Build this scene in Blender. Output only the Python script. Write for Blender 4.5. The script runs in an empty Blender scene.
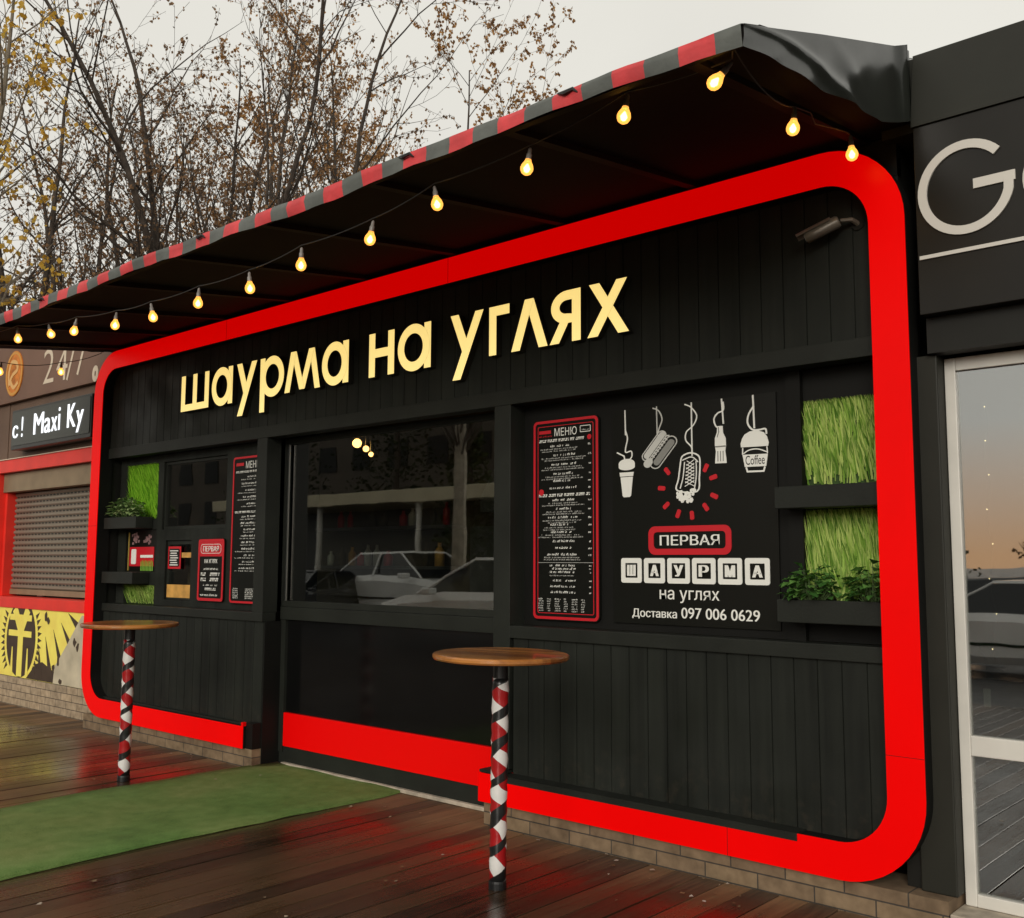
import bpy, math, random
from mathutils import Vector, Matrix, Quaternion
R = math.radians
SC = bpy.context.scene
COL = SC.collection

# ------------------------------------------------------------------ camera
F = 1004.87
cam_d = bpy.data.cameras.new('camera')
cam_d.sensor_fit = 'HORIZONTAL'
cam_d.sensor_width = 36.0
cam_d.lens = F / 1024 * 36.0
cam_d.clip_start = 0.05
cam_d.clip_end = 3000
cam = bpy.data.objects.new('camera', cam_d)
COL.objects.link(cam)
rt = Vector((0.74765247, 0.6640761, 0.00432661))
up = Vector((0.06551508, -0.08024058, 0.99462014))
fw = Vector((-0.66085064, 0.74334674, 0.10349907))
m = Matrix(((rt.x, up.x, -fw.x, 0), (rt.y, up.y, -fw.y, -4.53157), (rt.z, up.z, -fw.z, 1.56), (0, 0, 0, 1)))
cam.matrix_world = m
SC.camera = cam

# ------------------------------------------------------------------ world, sun, exposure
SUN_EL, SUN_AZ = 20.0, 25.0            # elevation; azimuth measured from -Y (street side) towards +X
wd = bpy.data.worlds.new('World')
SC.world = wd
wd.use_nodes = True
nt = wd.node_tree
nt.nodes.clear()
sky = nt.nodes.new('ShaderNodeTexSky')
sky.sky_type = 'NISHITA'
sky.sun_disc = False
sky.sun_elevation = R(SUN_EL)
sky.sun_rotation = R(180 - SUN_AZ)
sky.air_density = 1.0
sky.dust_density = 3.0
sky.ozone_density = 1.0
hs = nt.nodes.new('ShaderNodeHueSaturation')
hs.inputs['Saturation'].default_value = 0.10
tint = nt.nodes.new('ShaderNodeMix')
tint.data_type = 'RGBA'
tint.blend_type = 'MULTIPLY'
tint.inputs[0].default_value = 1.0
tint.inputs[7].default_value = (1.0, 0.975, 0.90, 1)
bgn = nt.nodes.new('ShaderNodeBackground')
bgn.inputs['Strength'].default_value = 0.10
wo = nt.nodes.new('ShaderNodeOutputWorld')
nt.links.new(sky.outputs[0], hs.inputs['Color'])
nt.links.new(hs.outputs[0], tint.inputs[6])
# overcast deck: an even, faintly mottled cloud layer over the sky model
ctc = nt.nodes.new('ShaderNodeTexCoord')
cnz = nt.nodes.new('ShaderNodeTexNoise')
cnz.inputs['Scale'].default_value = 2.2
cnz.inputs['Detail'].default_value = 4
crp = nt.nodes.new('ShaderNodeValToRGB')
crp.color_ramp.elements[0].position = 0.3
crp.color_ramp.elements[1].position = 0.7
crp.color_ramp.elements[0].color = (5.65, 5.5, 5.05, 1)
crp.color_ramp.elements[1].color = (6.3, 6.15, 5.6, 1)
cmx = nt.nodes.new('ShaderNodeMix')
cmx.data_type = 'RGBA'
cmx.inputs[0].default_value = 0.85
nt.links.new(ctc.outputs['Generated'], cnz.inputs['Vector'])
nt.links.new(cnz.outputs['Fac'], crp.inputs['Fac'])
nt.links.new(tint.outputs[2], cmx.inputs[6])
nt.links.new(crp.outputs['Color'], cmx.inputs[7])
# warm band of dusk light low over the street side
csp = nt.nodes.new('ShaderNodeSeparateXYZ')
nt.links.new(ctc.outputs['Generated'], csp.inputs[0])
em_ = nt.nodes.new('ShaderNodeMapRange')
em_.inputs['From Min'].default_value = 0.01
em_.inputs['From Max'].default_value = 0.13
em_.inputs['To Min'].default_value = 0.9
em_.inputs['To Max'].default_value = 0.0
nt.links.new(csp.outputs[2], em_.inputs['Value'])
am_ = nt.nodes.new('ShaderNodeMapRange')
am_.inputs['From Min'].default_value = -0.2
am_.inputs['From Max'].default_value = -0.8
nt.links.new(csp.outputs[1], am_.inputs['Value'])
gl_ = nt.nodes.new('ShaderNodeMath')
gl_.operation = 'MULTIPLY'
nt.links.new(em_.outputs[0], gl_.inputs[0])
nt.links.new(am_.outputs[0], gl_.inputs[1])
gmx = nt.nodes.new('ShaderNodeMix')
gmx.data_type = 'RGBA'
gmx.inputs[7].default_value = (7.0, 4.0, 2.0, 1)
nt.links.new(gl_.outputs[0], gmx.inputs[0])
nt.links.new(cmx.outputs[2], gmx.inputs[6])
nt.links.new(gmx.outputs[2], bgn.inputs['Color'])
nt.links.new(bgn.outputs[0], wo.inputs['Surface'])

sun_d = bpy.data.lights.new('sun', 'SUN')
sun_d.energy = 1.05
sun_d.angle = R(26)
sun_d.color = (1.0, 0.95, 0.87)
sun = bpy.data.objects.new('sun', sun_d)
COL.objects.link(sun)
sv = Vector((math.sin(R(SUN_AZ)) * math.cos(R(SUN_EL)), -math.cos(R(SUN_AZ)) * math.cos(R(SUN_EL)), math.sin(R(SUN_EL))))
sun.rotation_euler = (-sv).to_track_quat('-Z', 'Y').to_euler()
sun.location = (4, -8, 8)

SC.view_settings.view_transform = 'Standard'
SC.view_settings.look = 'None'
SC.view_settings.gamma = 1.0
SC.view_settings.exposure = 0.5
SC.render.engine = 'CYCLES'
SC.cycles.use_denoising = True
SC.cycles.max_bounces = 8
SC.cycles.transparent_max_bounces = 12
SC.cycles.sample_clamp_indirect = 4.0
SC.cycles.caustics_reflective = False
SC.cycles.caustics_refractive = False

# ------------------------------------------------------------------ mesh helpers
ORG = {}


class MB:
    def __init__(self):
        self.v, self.f, self.mi, self.cur = [], [], [], 0

    def face(self, idx):
        self.f.append(tuple(idx))
        self.mi.append(self.cur)

    def poly(self, pts):
        n = len(self.v)
        self.v += [tuple(p) for p in pts]
        self.face(range(n, n + len(pts)))

    def box(self, x0, x1, y0, y1, z0, z1):
        if x0 > x1: x0, x1 = x1, x0
        if y0 > y1: y0, y1 = y1, y0
        if z0 > z1: z0, z1 = z1, z0
        n = len(self.v)
        self.v += [(x0, y0, z0), (x1, y0, z0), (x1, y1, z0), (x0, y1, z0), (x0, y0, z1), (x1, y0, z1), (x1, y1, z1), (x0, y1, z1)]
        for q in ((0, 3, 2, 1), (4, 5, 6, 7), (0, 1, 5, 4), (1, 2, 6, 5), (2, 3, 7, 6), (3, 0, 4, 7)):
            self.face([n + i for i in q])
        return self

    def prism(self, pts, y0, y1):
        """closed XZ outline extruded from y0 (front) to y1 (back)"""
        a = sum(pts[i][0] * pts[(i + 1) % len(pts)][1] - pts[(i + 1) % len(pts)][0] * pts[i][1] for i in range(len(pts)))
        if a < 0:
            pts = pts[::-1]
        n, k = len(self.v), len(pts)
        self.v += [(x, y0, z) for x, z in pts] + [(x, y1, z) for x, z in pts]
        self.face([n + i for i in range(k)])
        self.face([n + k + i for i in range(k)][::-1])
        for i in range(k):
            j = (i + 1) % k
            self.face((n + j, n + i, n + k + i, n + k + j))
        return self

    def strip(self, outer, inner, y0, y1, closed=True):
        """ring between two XZ outlines with the same count, extruded"""
        n, k = len(self.v), len(outer)
        self.v += [(x, y0, z) for x, z in outer] + [(x, y0, z) for x, z in inner]
        self.v += [(x, y1, z) for x, z in outer] + [(x, y1, z) for x, z in inner]
        for i in range(k if closed else k - 1):
            j = (i + 1) % k
            o0, o1, i0, i1 = n + i, n + j, n + k + i, n + k + j
            self.face((o0, o1, i1, i0))
            self.face((o0 + 2 * k, i0 + 2 * k, i1 + 2 * k, o1 + 2 * k))
            self.face((o1, o0, o0 + 2 * k, o1 + 2 * k))
            self.face((i0, i1, i1 + 2 * k, i0 + 2 * k))
        if not closed:
            for i in (0, k - 1):
                self.face((n + i, n + k + i, n + 3 * k + i, n + 2 * k + i))
        return self

    def tube(self, pts, rad, sides=8, cap=True):
        pts = [Vector(p) for p in pts]
        if not hasattr(rad, '__len__'):
            rad = [rad] * len(pts)
        n0 = len(self.v)
        ref = None
        for i, p in enumerate(pts):
            t = (pts[min(i + 1, len(pts) - 1)] - pts[max(i - 1, 0)])
            if t.length < 1e-9: t = Vector((0, 0, 1))
            t.normalize()
            if ref is None:
                ref = t.orthogonal()
            ref = (ref - t * ref.dot(t))
            if ref.length < 1e-6: ref = t.orthogonal()
            ref.normalize()
            b = t.cross(ref)
            for s in range(sides):
                a = 2 * math.pi * s / sides
                self.v.append(tuple(p + (ref * math.cos(a) + b * math.sin(a)) * rad[i]))
        for i in range(len(pts) - 1):
            for s in range(sides):
                s2 = (s + 1) % sides
                self.face((n0 + i * sides + s, n0 + i * sides + s2, n0 + (i + 1) * sides + s2, n0 + (i + 1) * sides + s))
        if cap:
            self.face([n0 + s for s in range(sides)][::-1])
            self.face([n0 + (len(pts) - 1) * sides + s for s in range(sides)])
        return self

    def lathe(self, prof, cx, cy, z0=0, sides=24, axis=None, origin=None):
        """prof: list of (r, h) swept round +Z (or the given axis from origin)"""
        ax = Vector(axis).normalized() if axis else Vector((0, 0, 1))
        o = Vector(origin) if origin else Vector((cx, cy, z0))
        u = ax.orthogonal().normalized()
        w = ax.cross(u)
        n0 = len(self.v)
        for r_, h in prof:
            for s in range(sides):
                a = 2 * math.pi * s / sides
                self.v.append(tuple(o + ax * h + (u * math.cos(a) + w * math.sin(a)) * max(r_, 1e-4)))
        for i in range(len(prof) - 1):
            for s in range(sides):
                s2 = (s + 1) % sides
                self.face((n0 + i * sides + s, n0 + i * sides + s2, n0 + (i + 1) * sides + s2, n0 + (i + 1) * sides + s))
        self.face([n0 + s for s in range(sides)][::-1])
        self.face([n0 + (len(prof) - 1) * sides + s for s in range(sides)])
        return self

    def stroke(self, pts, w, y0, y1, closed=False):
        """flat ribbon of width w along an XZ polyline, extruded"""
        P = [Vector((p[0], p[1])) for p in pts]
        k = len(P)
        L, Rr = [], []
        for i in range(k):
            a = P[i - 1] if (i > 0 or closed) else None
            b = P[(i + 1) % k] if (i < k - 1 or closed) else None
            d1 = (P[i] - a).normalized() if a is not None else None
            d2 = (b - P[i]).normalized() if b is not None else None
            if d1 is None: d1 = d2
            if d2 is None: d2 = d1
            t = d1 + d2
            if t.length < 1e-6: t = d1
            t.normalize()
            nn = Vector((-t.y, t.x))
            c = max(0.35, nn.dot(Vector((-d1.y, d1.x))))
            ww = (w[i] if hasattr(w, '__len__') else w) / 2 / c
            L.append(tuple(P[i] + nn * ww))
            Rr.append(tuple(P[i] - nn * ww))
        self.strip(Rr, L, y0, y1, closed)
        return self

    def text(self, body, x0, x1, z0, z1, y, off=0.0, bold=0.0):
        """flat lettering in the XZ plane fitted to a box, facing -Y"""
        cu = bpy.data.curves.new('lettering', 'FONT')
        cu.body = body
        cu.offset = off
        cu.resolution_u = 4
        ob = bpy.data.objects.new('lettering', cu)
        COL.objects.link(ob)
        bpy.context.view_layer.update()
        me = ob.evaluated_get(bpy.context.evaluated_depsgraph_get()).to_mesh()
        vs = [v.co.copy() for v in me.vertices]
        ax, bx = min(v.x for v in vs), max(v.x for v in vs)
        az, bz = min(v.y for v in vs), max(v.y for v in vs)
        sh = [0.0] if not bold else [-bold, 0.0, bold]
        x0, x1 = x0 + bold, x1 - bold
        for q, dx in enumerate(sh):
          n = len(self.v)
          self.v += [(x0 + dx + (v.x - ax) / (bx - ax) * (x1 - x0), y - 0.0002 * q, z0 + (v.y - az) / (bz - az) * (z1 - z0)) for v in vs]
          for p in me.polygons:
            self.face([n + i for i in p.vertices])
        bpy.data.objects.remove(ob)
        bpy.data.curves.remove(cu)
        return self

    def build(self, name, mat, parent=None, smooth=False, bevel=0.0, seg=2):
        me = bpy.data.meshes.new(name)
        o = (0, 0, 0)
        if parent is not None:
            o = ORG.get(parent.name, (0, 0, 0))
        me.from_pydata([(x - o[0], y - o[1], z - o[2]) for x, y, z in self.v], [], self.f)
        mats = mat if isinstance(mat, (list, tuple)) else [mat]
        for mm in mats:
            me.materials.append(mm)
        if len(mats) > 1:
            for p, i in zip(me.polygons, self.mi):
                p.material_index = i
        me.update()
        if smooth:
            me.polygons.foreach_set('use_smooth', [True] * len(me.polygons))
        ob = bpy.data.objects.new(name, me)
        COL.objects.link(ob)
        if parent is not None:
            ob.parent = parent
            ORG[ob.name] = o
        if bevel:
            bv = ob.modifiers.new('bevel', 'BEVEL')
            bv.width = bevel
            bv.segments = seg
            bv.limit_method = 'ANGLE'
        return ob


def thing(name, label, cat, loc=(0, 0, 0), group=None):
    o = bpy.data.objects.new(name, None)
    o.empty_display_size = 0.2
    COL.objects.link(o)
    o.location = loc
    ORG[o.name] = tuple(loc)
    return tag(o, label, cat, group)


def tag(o, label, cat, group=None, kind=None):
    if label: o['label'] = label
    if cat: o['category'] = cat
    if group: o['group'] = group
    if kind: o['kind'] = kind
    return o


def struct(o):
    o['kind'] = 'structure'
    return o


def copy_tree(o, parent=None):
    c = o.copy()
    COL.objects.link(c)
    if parent is not None:
        c.parent = parent
    for ch in list(o.children):
        copy_tree(ch, c)
    return c


def arc(cx, cz, rx, rz, a0, a1, n=16):
    return [(cx + rx * math.cos(R(a0 + (a1 - a0) * i / n)), cz + rz * math.sin(R(a0 + (a1 - a0) * i / n))) for i in range(n + 1)]


def rrect(x0, x1, z0, z1, r, n=6):
    p = []
    for cx, cz, a in ((x1 - r, z0 + r, -90), (x1 - r, z1 - r, 0), (x0 + r, z1 - r, 90), (x0 + r, z0 + r, 180)):
        p += arc(cx, cz, r, r, a, a + 90, n)
    return p


# ------------------------------------------------------------------ materials
def mat(name, col, rough=0.5, metal=0.0, spec=0.5, noise=None, bump=None, coat=0.0, emit=None, estr=0.0, rvar=None, sheen=0.0):
    """noise=(scale, dark factor, detail), bump=(scale, strength), rvar=(scale, lo, hi)"""
    M = bpy.data.materials.new(name)
    M.use_nodes = True
    t = M.node_tree
    b = t.nodes['Principled BSDF']
    b.inputs['Base Color'].default_value = (*col, 1)
    b.inputs['Roughness'].default_value = rough
    b.inputs['Metallic'].default_value = metal
    b.inputs['Specular IOR Level'].default_value = spec
    b.inputs['Coat Weight'].default_value = coat
    b.inputs['Coat Roughness'].default_value = 0.08
    b.inputs['Sheen Weight'].default_value = sheen
    if emit:
        b.inputs['Emission Color'].default_value = (*emit, 1)
        b.inputs['Emission Strength'].default_value = estr
    co = t.nodes.new('ShaderNodeTexCoord')
    if noise:
        nz = t.nodes.new('ShaderNodeTexNoise')
        nz.inputs['Scale'].default_value = noise[0]
        nz.inputs['Detail'].default_value = noise[2] if len(noise) > 2 else 6
        t.links.new(co.outputs['Object'], nz.inputs['Vector'])
        rp = t.nodes.new('ShaderNodeValToRGB')
        k = noise[1]
        rp.color_ramp.elements[0].position = 0.3
        rp.color_ramp.elements[1].position = 0.7
        rp.color_ramp.elements[0].color = (*[c * k for c in col], 1)
        rp.color_ramp.elements[1].color = (*[min(1, c * (2 - k)) for c in col], 1)
        t.links.new(nz.outputs['Fac'], rp.inputs['Fac'])
        t.links.new(rp.outputs['Color'], b.inputs['Base Color'])
    if bump:
        nb = t.nodes.new('ShaderNodeTexNoise')
        nb.inputs['Scale'].default_value = bump[0]
        nb.inputs['Detail'].default_value = 5
        t.links.new(co.outputs['Object'], nb.inputs['Vector'])
        bp = t.nodes.new('ShaderNodeBump')
        bp.inputs['Strength'].default_value = bump[1]
        bp.inputs['Distance'].default_value = 0.01
        t.links.new(nb.outputs['Fac'], bp.inputs['Height'])
        t.links.new(bp.outputs['Normal'], b.inputs['Normal'])
    if rvar:
        nr = t.nodes.new('ShaderNodeTexNoise')
        nr.inputs['Scale'].default_value = rvar[0]
        nr.inputs['Detail'].default_value = 4
        t.links.new(co.outputs['Object'], nr.inputs['Vector'])
        mr = t.nodes.new('ShaderNodeMapRange')
        mr.inputs['From Min'].default_value = 0.35
        mr.inputs['From Max'].default_value = 0.65
        mr.inputs['To Min'].default_value = rvar[1]
        mr.inputs['To Max'].default_value = rvar[2]
        t.links.new(nr.outputs['Fac'], mr.inputs['Value'])
        t.links.new(mr.outputs['Result'], b.inputs['Roughness'])
    return M


def N(t, kind, **kw):
    n = t.nodes.new('ShaderNode' + kind)
    for k, v in kw.items():
        setattr(n, k, v)
    return n


def math_n(t, op, a, b=None):
    n = N(t, 'Math', operation=op)
    for i, x in enumerate((a, b)):
        if x is None: continue
        if isinstance(x, (int, float)):
            n.inputs[i].default_value = x
        else:
            t.links.new(x, n.inputs[i])
    return n.outputs[0]


def leaf_mat(name, cols, rough=0.55, trans=0.25):
    """colour picked at random per leaf"""
    M = bpy.data.materials.new(name)
    M.use_nodes = True
    t = M.node_tree
    b = t.nodes['Principled BSDF']
    g = N(t, 'NewGeometry')
    rp = N(t, 'ValToRGB')
    el = rp.color_ramp.elements
    el[0].color = (*cols[0], 1)
    el[1].color = (*cols[-1], 1)
    for i, c in enumerate(cols[1:-1]):
        e = el.new((i + 1) / (len(cols) - 1))
        e.color = (*c, 1)
    t.links.new(g.outputs['Random Per Island'], rp.inputs['Fac'])
    t.links.new(rp.outputs['Color'], b.inputs['Base Color'])
    b.inputs['Roughness'].default_value = rough
    tr = N(t, 'BsdfTranslucent')
    t.links.new(rp.outputs['Color'], tr.inputs['Color'])
    mx = N(t, 'MixShader')
    mx.inputs[0].default_value = trans
    t.links.new(b.outputs[0], mx.inputs[1])
    t.links.new(tr.outputs[0], mx.inputs[2])
    t.links.new(mx.outputs[0], t.nodes['Material Output'].inputs['Surface'])
    return M


def glass_mat(name, tint_c=(0.75, 0.78, 0.74), ior=1.6, rough=0.0):
    M = bpy.data.materials.new(name)
    M.use_nodes = True
    t = M.node_tree
    t.nodes.remove(t.nodes['Principled BSDF'])
    fr = N(t, 'Fresnel')
    # thin sheet: the same reflectance from both sides (no total internal reflection)
    ge = N(t, 'NewGeometry')
    mr = N(t, 'MapRange')
    mr.inputs['To Min'].default_value = ior
    mr.inputs['To Max'].default_value = 1.0 / ior
    t.links.new(ge.outputs['Backfacing'], mr.inputs['Value'])
    t.links.new(mr.outputs[0], fr.inputs['IOR'])
    gl = N(t, 'BsdfGlossy')
    gl.inputs['Roughness'].default_value = rough
    gl.inputs['Color'].default_value = (0.95, 0.95, 0.95, 1)
    co = N(t, 'TexCoord')
    wv = N(t, 'TexNoise')
    wv.inputs['Scale'].default_value = 2.2
    wv.inputs['Detail'].default_value = 2
    t.links.new(co.outputs['Object'], wv.inputs['Vector'])
    bp = N(t, 'Bump')
    bp.inputs['Strength'].default_value = 0.10
    bp.inputs['Distance'].default_value = 0.004
    t.links.new(wv.outputs['Fac'], bp.inputs['Height'])
    t.links.new(bp.outputs['Normal'], gl.inputs['Normal'])
    tp = N(t, 'BsdfTransparent')
    tp.inputs['Color'].default_value = (*tint_c, 1)
    mx = N(t, 'MixShader')
    t.links.new(fr.outputs[0], mx.inputs[0])
    t.links.new(tp.outputs[0], mx.inputs[1])
    t.links.new(gl.outputs[0], mx.inputs[2])
    t.links.new(mx.outputs[0], t.nodes['Material Output'].inputs['Surface'])
    return M


def emit_mat(name, col, s):
    M = bpy.data.materials.new(name)
    M.use_nodes = True
    t = M.node_tree
    t.nodes.remove(t.nodes['Principled BSDF'])
    e = N(t, 'Emission')
    e.inputs['Color'].default_value = (*col, 1)
    e.inputs['Strength'].default_value = s
    t.links.new(e.outputs[0], t.nodes['Material Output'].inputs['Surface'])
    return M


def brick_mat(name, c1, c2, mortar, bw, bh):
    M = bpy.data.materials.new(name)
    M.use_nodes = True
    t = M.node_tree
    b = t.nodes['Principled BSDF']
    co = N(t, 'TexCoord')
    sp = N(t, 'SeparateXYZ')
    cb = N(t, 'CombineXYZ')
    t.links.new(co.outputs['Object'], sp.inputs[0])
    t.links.new(sp.outputs[0], cb.inputs[0])
    t.links.new(sp.outputs[2], cb.inputs[1])
    br = N(t, 'TexBrick')
    br.inputs['Scale'].default_value = 1.0
    br.inputs['Brick Width'].default_value = bw
    br.inputs['Row Height'].default_value = bh
    br.inputs['Mortar Size'].default_value = 0.004
    br.inputs['Mortar Smooth'].default_value = 0.3
    br.inputs['Color1'].default_value = (*c1, 1)
    br.inputs['Color2'].default_value = (*c2, 1)
    br.inputs['Mortar'].default_value = (*mortar, 1)
    t.links.new(cb.outputs[0], br.inputs['Vector'])
    nz = N(t, 'TexNoise')
    nz.inputs['Scale'].default_value = 14
    nz.inputs['Detail'].default_value = 8
    t.links.new(co.outputs['Object'], nz.inputs['Vector'])
    mx = N(t, 'Mix', data_type='RGBA', blend_type='MULTIPLY')
    mx.inputs[0].default_value = 0.8
    rp = N(t, 'ValToRGB')
    rp.color_ramp.elements[0].position = 0.3
    rp.color_ramp.elements[0].color = (0.45, 0.42, 0.38, 1)
    rp.color_ramp.elements[1].position = 0.7
    t.links.new(nz.outputs['Fac'], rp.inputs['Fac'])
    t.links.new(br.outputs['Color'], mx.inputs[6])
    t.links.new(rp.outputs['Color'], mx.inputs[7])
    t.links.new(mx.outputs[2], b.inputs['Base Color'])
    b.inputs['Roughness'].default_value = 0.8
    bp = N(t, 'Bump')
    bp.inputs['Strength'].default_value = 0.6
    bp.inputs['Distance'].default_value = 0.006
    h = math_n(t, 'ADD', math_n(t, 'MULTIPLY', br.outputs['Fac'], -1.0), math_n(t, 'MULTIPLY', nz.outputs['Fac'], 0.5))
    t.links.new(h, bp.inputs['Height'])
    t.links.new(bp.outputs['Normal'], b.inputs['Normal'])
    return M


def deck_mat():
    M = bpy.data.materials.new('wet_deck_wood')
    M.use_nodes = True
    t = M.node_tree
    b = t.nodes['Principled BSDF']
    co = N(t, 'TexCoord')
    sp = N(t, 'SeparateXYZ')
    t.links.new(co.outputs['Object'], sp.inputs[0])
    idx = math_n(t, 'FLOOR', math_n(t, 'DIVIDE', sp.outputs[0], PITCH))
    wn = N(t, 'TexWhiteNoise', noise_dimensions='1D')
    t.links.new(idx, wn.inputs['W'])
    # grain stretched along the plank
    mp = N(t, 'Mapping')
    mp.inputs['Scale'].default_value = (30, 1.6, 30)
    t.links.new(co.outputs['Object'], mp.inputs[0])
    gr = N(t, 'TexNoise')
    gr.inputs['Scale'].default_value = 1.0
    gr.inputs['Detail'].default_value = 8
    gr.inputs['Roughness'].default_value = 0.65
    t.links.new(mp.outputs[0], gr.inputs['Vector'])
    big = N(t, 'TexNoise')
    big.inputs['Scale'].default_value = 0.8
    big.inputs['Detail'].default_value = 5
    t.links.new(co.outputs['Object'], big.inputs['Vector'])
    f = math_n(t, 'ADD', math_n(t, 'MULTIPLY', gr.outputs['Fac'], 0.6), math_n(t, 'MULTIPLY', wn.outputs['Value'], 0.4))
    rp = N(t, 'ValToRGB')
    e = rp.color_ramp.elements
    e[0].position = 0.22
    e[0].color = (0.013, 0.0072, 0.004, 1)
    e[1].position = 0.8
    e[1].color = (0.100, 0.055, 0.026, 1)
    t.links.new(f, rp.inputs['Fac'])
    t.links.new(rp.outputs['Color'], b.inputs['Base Color'])
    # wet film: smooth where water stands
    wt = N(t, 'MapRange')
    wt.inputs['From Min'].default_value = 0.38
    wt.inputs['From Max'].default_value = 0.62
    wt.inputs['To Min'].default_value = 0.11
    wt.inputs['To Max'].default_value = 0.46
    sm = math_n(t, 'ADD', math_n(t, 'MULTIPLY', big.outputs['Fac'], 0.75), math_n(t, 'MULTIPLY', gr.outputs['Fac'], 0.25))
    t.links.new(sm, wt.inputs['Value'])
    # sheltered strip along the plinth that the rain has not soaked, with a ragged edge
    dry = N(t, 'MapRange')
    dry.inputs['From Min'].default_value = -0.42
    dry.inputs['From Max'].default_value = -0.05
    t.links.new(math_n(t, 'ADD', sp.outputs[1], math_n(t, 'MULTIPLY', math_n(t, 'SUBTRACT', sm, 0.5), 1.1)), dry.inputs['Value'])
    rmx = N(t, 'Mix')
    t.links.new(dry.outputs[0], rmx.inputs[0])
    t.links.new(wt.outputs[0], rmx.inputs[2])
    rmx.inputs[3].default_value = 0.78
    t.links.new(rmx.outputs[0], b.inputs['Roughness'])
    cmx_ = N(t, 'Mix', data_type='RGBA', blend_type='MULTIPLY')
    t.links.new(dry.outputs[0], cmx_.inputs[0])
    t.links.new(rp.outputs['Color'], cmx_.inputs[6])
    cmx_.inputs[7].default_value = (2.6, 2.6, 2.4, 1)
    t.links.new(cmx_.outputs[2], b.inputs['Base Color'])
    b.inputs['Specular IOR Level'].default_value = 0.55
    bp = N(t, 'Bump')
    bp.inputs['Strength'].default_value = 0.35
    bp.inputs['Distance'].default_value = 0.004
    t.links.new(gr.outputs['Fac'], bp.inputs['Height'])
    t.links.new(bp.outputs['Normal'], b.inputs['Normal'])
    return M


def wood_top_mat():
    M = bpy.data.materials.new('varnished_wood')
    M.use_nodes = True
    t = M.node_tree
    b = t.nodes['Principled BSDF']
    co = N(t, 'TexCoord')
    sp = N(t, 'SeparateXYZ')
    t.links.new(co.outputs['Object'], sp.inputs[0])
    idx = math_n(t, 'FLOOR', math_n(t, 'DIVIDE', sp.outputs[1], 0.045))
    wn = N(t, 'TexWhiteNoise', noise_dimensions='1D')
    t.links.new(idx, wn.inputs['W'])
    mp = N(t, 'Mapping')
    mp.inputs['Scale'].default_value = (5, 60, 60)
    t.links.new(co.outputs['Object'], mp.inputs[0])
    gr = N(t, 'TexNoise')
    gr.inputs['Scale'].default_value = 1
    gr.inputs['Detail'].default_value = 6
    t.links.new(mp.outputs[0], gr.inputs['Vector'])
    f = math_n(t, 'ADD', math_n(t, 'MULTIPLY', gr.outputs['Fac'], 0.5), math_n(t, 'MULTIPLY', wn.outputs['Value'], 0.5))
    rp = N(t, 'ValToRGB')
    e = rp.color_ramp.elements
    e[0].position = 0.2
    e[0].color = (0.15, 0.045, 0.010, 1)
    e[1].position = 0.85
    e[1].color = (0.56, 0.225, 0.05, 1)
    t.links.new(f, rp.inputs['Fac'])
    t.links.new(rp.outputs['Color'], b.inputs['Base Color'])
    b.inputs['Roughness'].default_value = 0.3
    b.inputs['Coat Weight'].default_value = 0.4
    return M


def tape_mat():
    """pole wrapped in white, red and black tape"""
    M = bpy.data.materials.new('wrapped_tape')
    M.use_nodes = True
    t = M.node_tree
    b = t.nodes['Principled BSDF']
    co = N(t, 'TexCoord')
    sp = N(t, 'SeparateXYZ')
    t.links.new(co.outputs['Object'], sp.inputs[0])
    ang = math_n(t, 'ARCTAN2', sp.outputs[1], sp.outputs[0])
    nz = N(t, 'TexNoise')
    nz.inputs['Scale'].default_value = 5
    nz.inputs['Detail'].default_value = 0.5
    t.links.new(co.outputs['Object'], nz.inputs['Vector'])
    s = math_n(t, 'ADD', math_n(t, 'ADD', math_n(t, 'DIVIDE', sp.outputs[2], 0.185), math_n(t, 'MULTIPLY', ang, 1 / (2 * math.pi))),
               math_n(t, 'MULTIPLY', nz.outputs['Fac'], 0.9))
    fr = math_n(t, 'FRACT', s)
    rp = N(t, 'ValToRGB')
    rp.color_ramp.interpolation = 'CONSTANT'
    e = rp.color_ramp.elements
    e[0].position = 0.0
    e[0].color = (0.34, 0.008, 0.01, 1)
    e[1].position = 0.52
    e[1].color = (0.70, 0.68, 0.65, 1)
    t.links.new(fr, rp.inputs['Fac'])
    s2 = math_n(t, 'FRACT', math_n(t, 'ADD', math_n(t, 'ADD', math_n(t, 'DIVIDE', sp.outputs[2], 0.155), math_n(t, 'MULTIPLY', ang, -1 / (2 * math.pi))), math_n(t, 'MULTIPLY', nz.outputs['Fac'], -0.7)))
    blk = math_n(t, 'LESS_THAN', s2, 0.33)
    mxb = N(t, 'Mix', data_type='RGBA')
    t.links.new(blk, mxb.inputs[0])
    t.links.new(rp.outputs['Color'], mxb.inputs[6])
    mxb.inputs[7].default_value = (0.012, 0.012, 0.012, 1)
    t.links.new(mxb.outputs[2], b.inputs['Base Color'])
    b.inputs['Roughness'].default_value = 0.28
    bp = N(t, 'Bump')
    bp.inputs['Strength'].default_value = 0.5
    bp.inputs['Distance'].default_value = 0.003
    t.links.new(fr, bp.inputs['Height'])
    t.links.new(bp.outputs['Normal'], b.inputs['Normal'])
    return M


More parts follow.
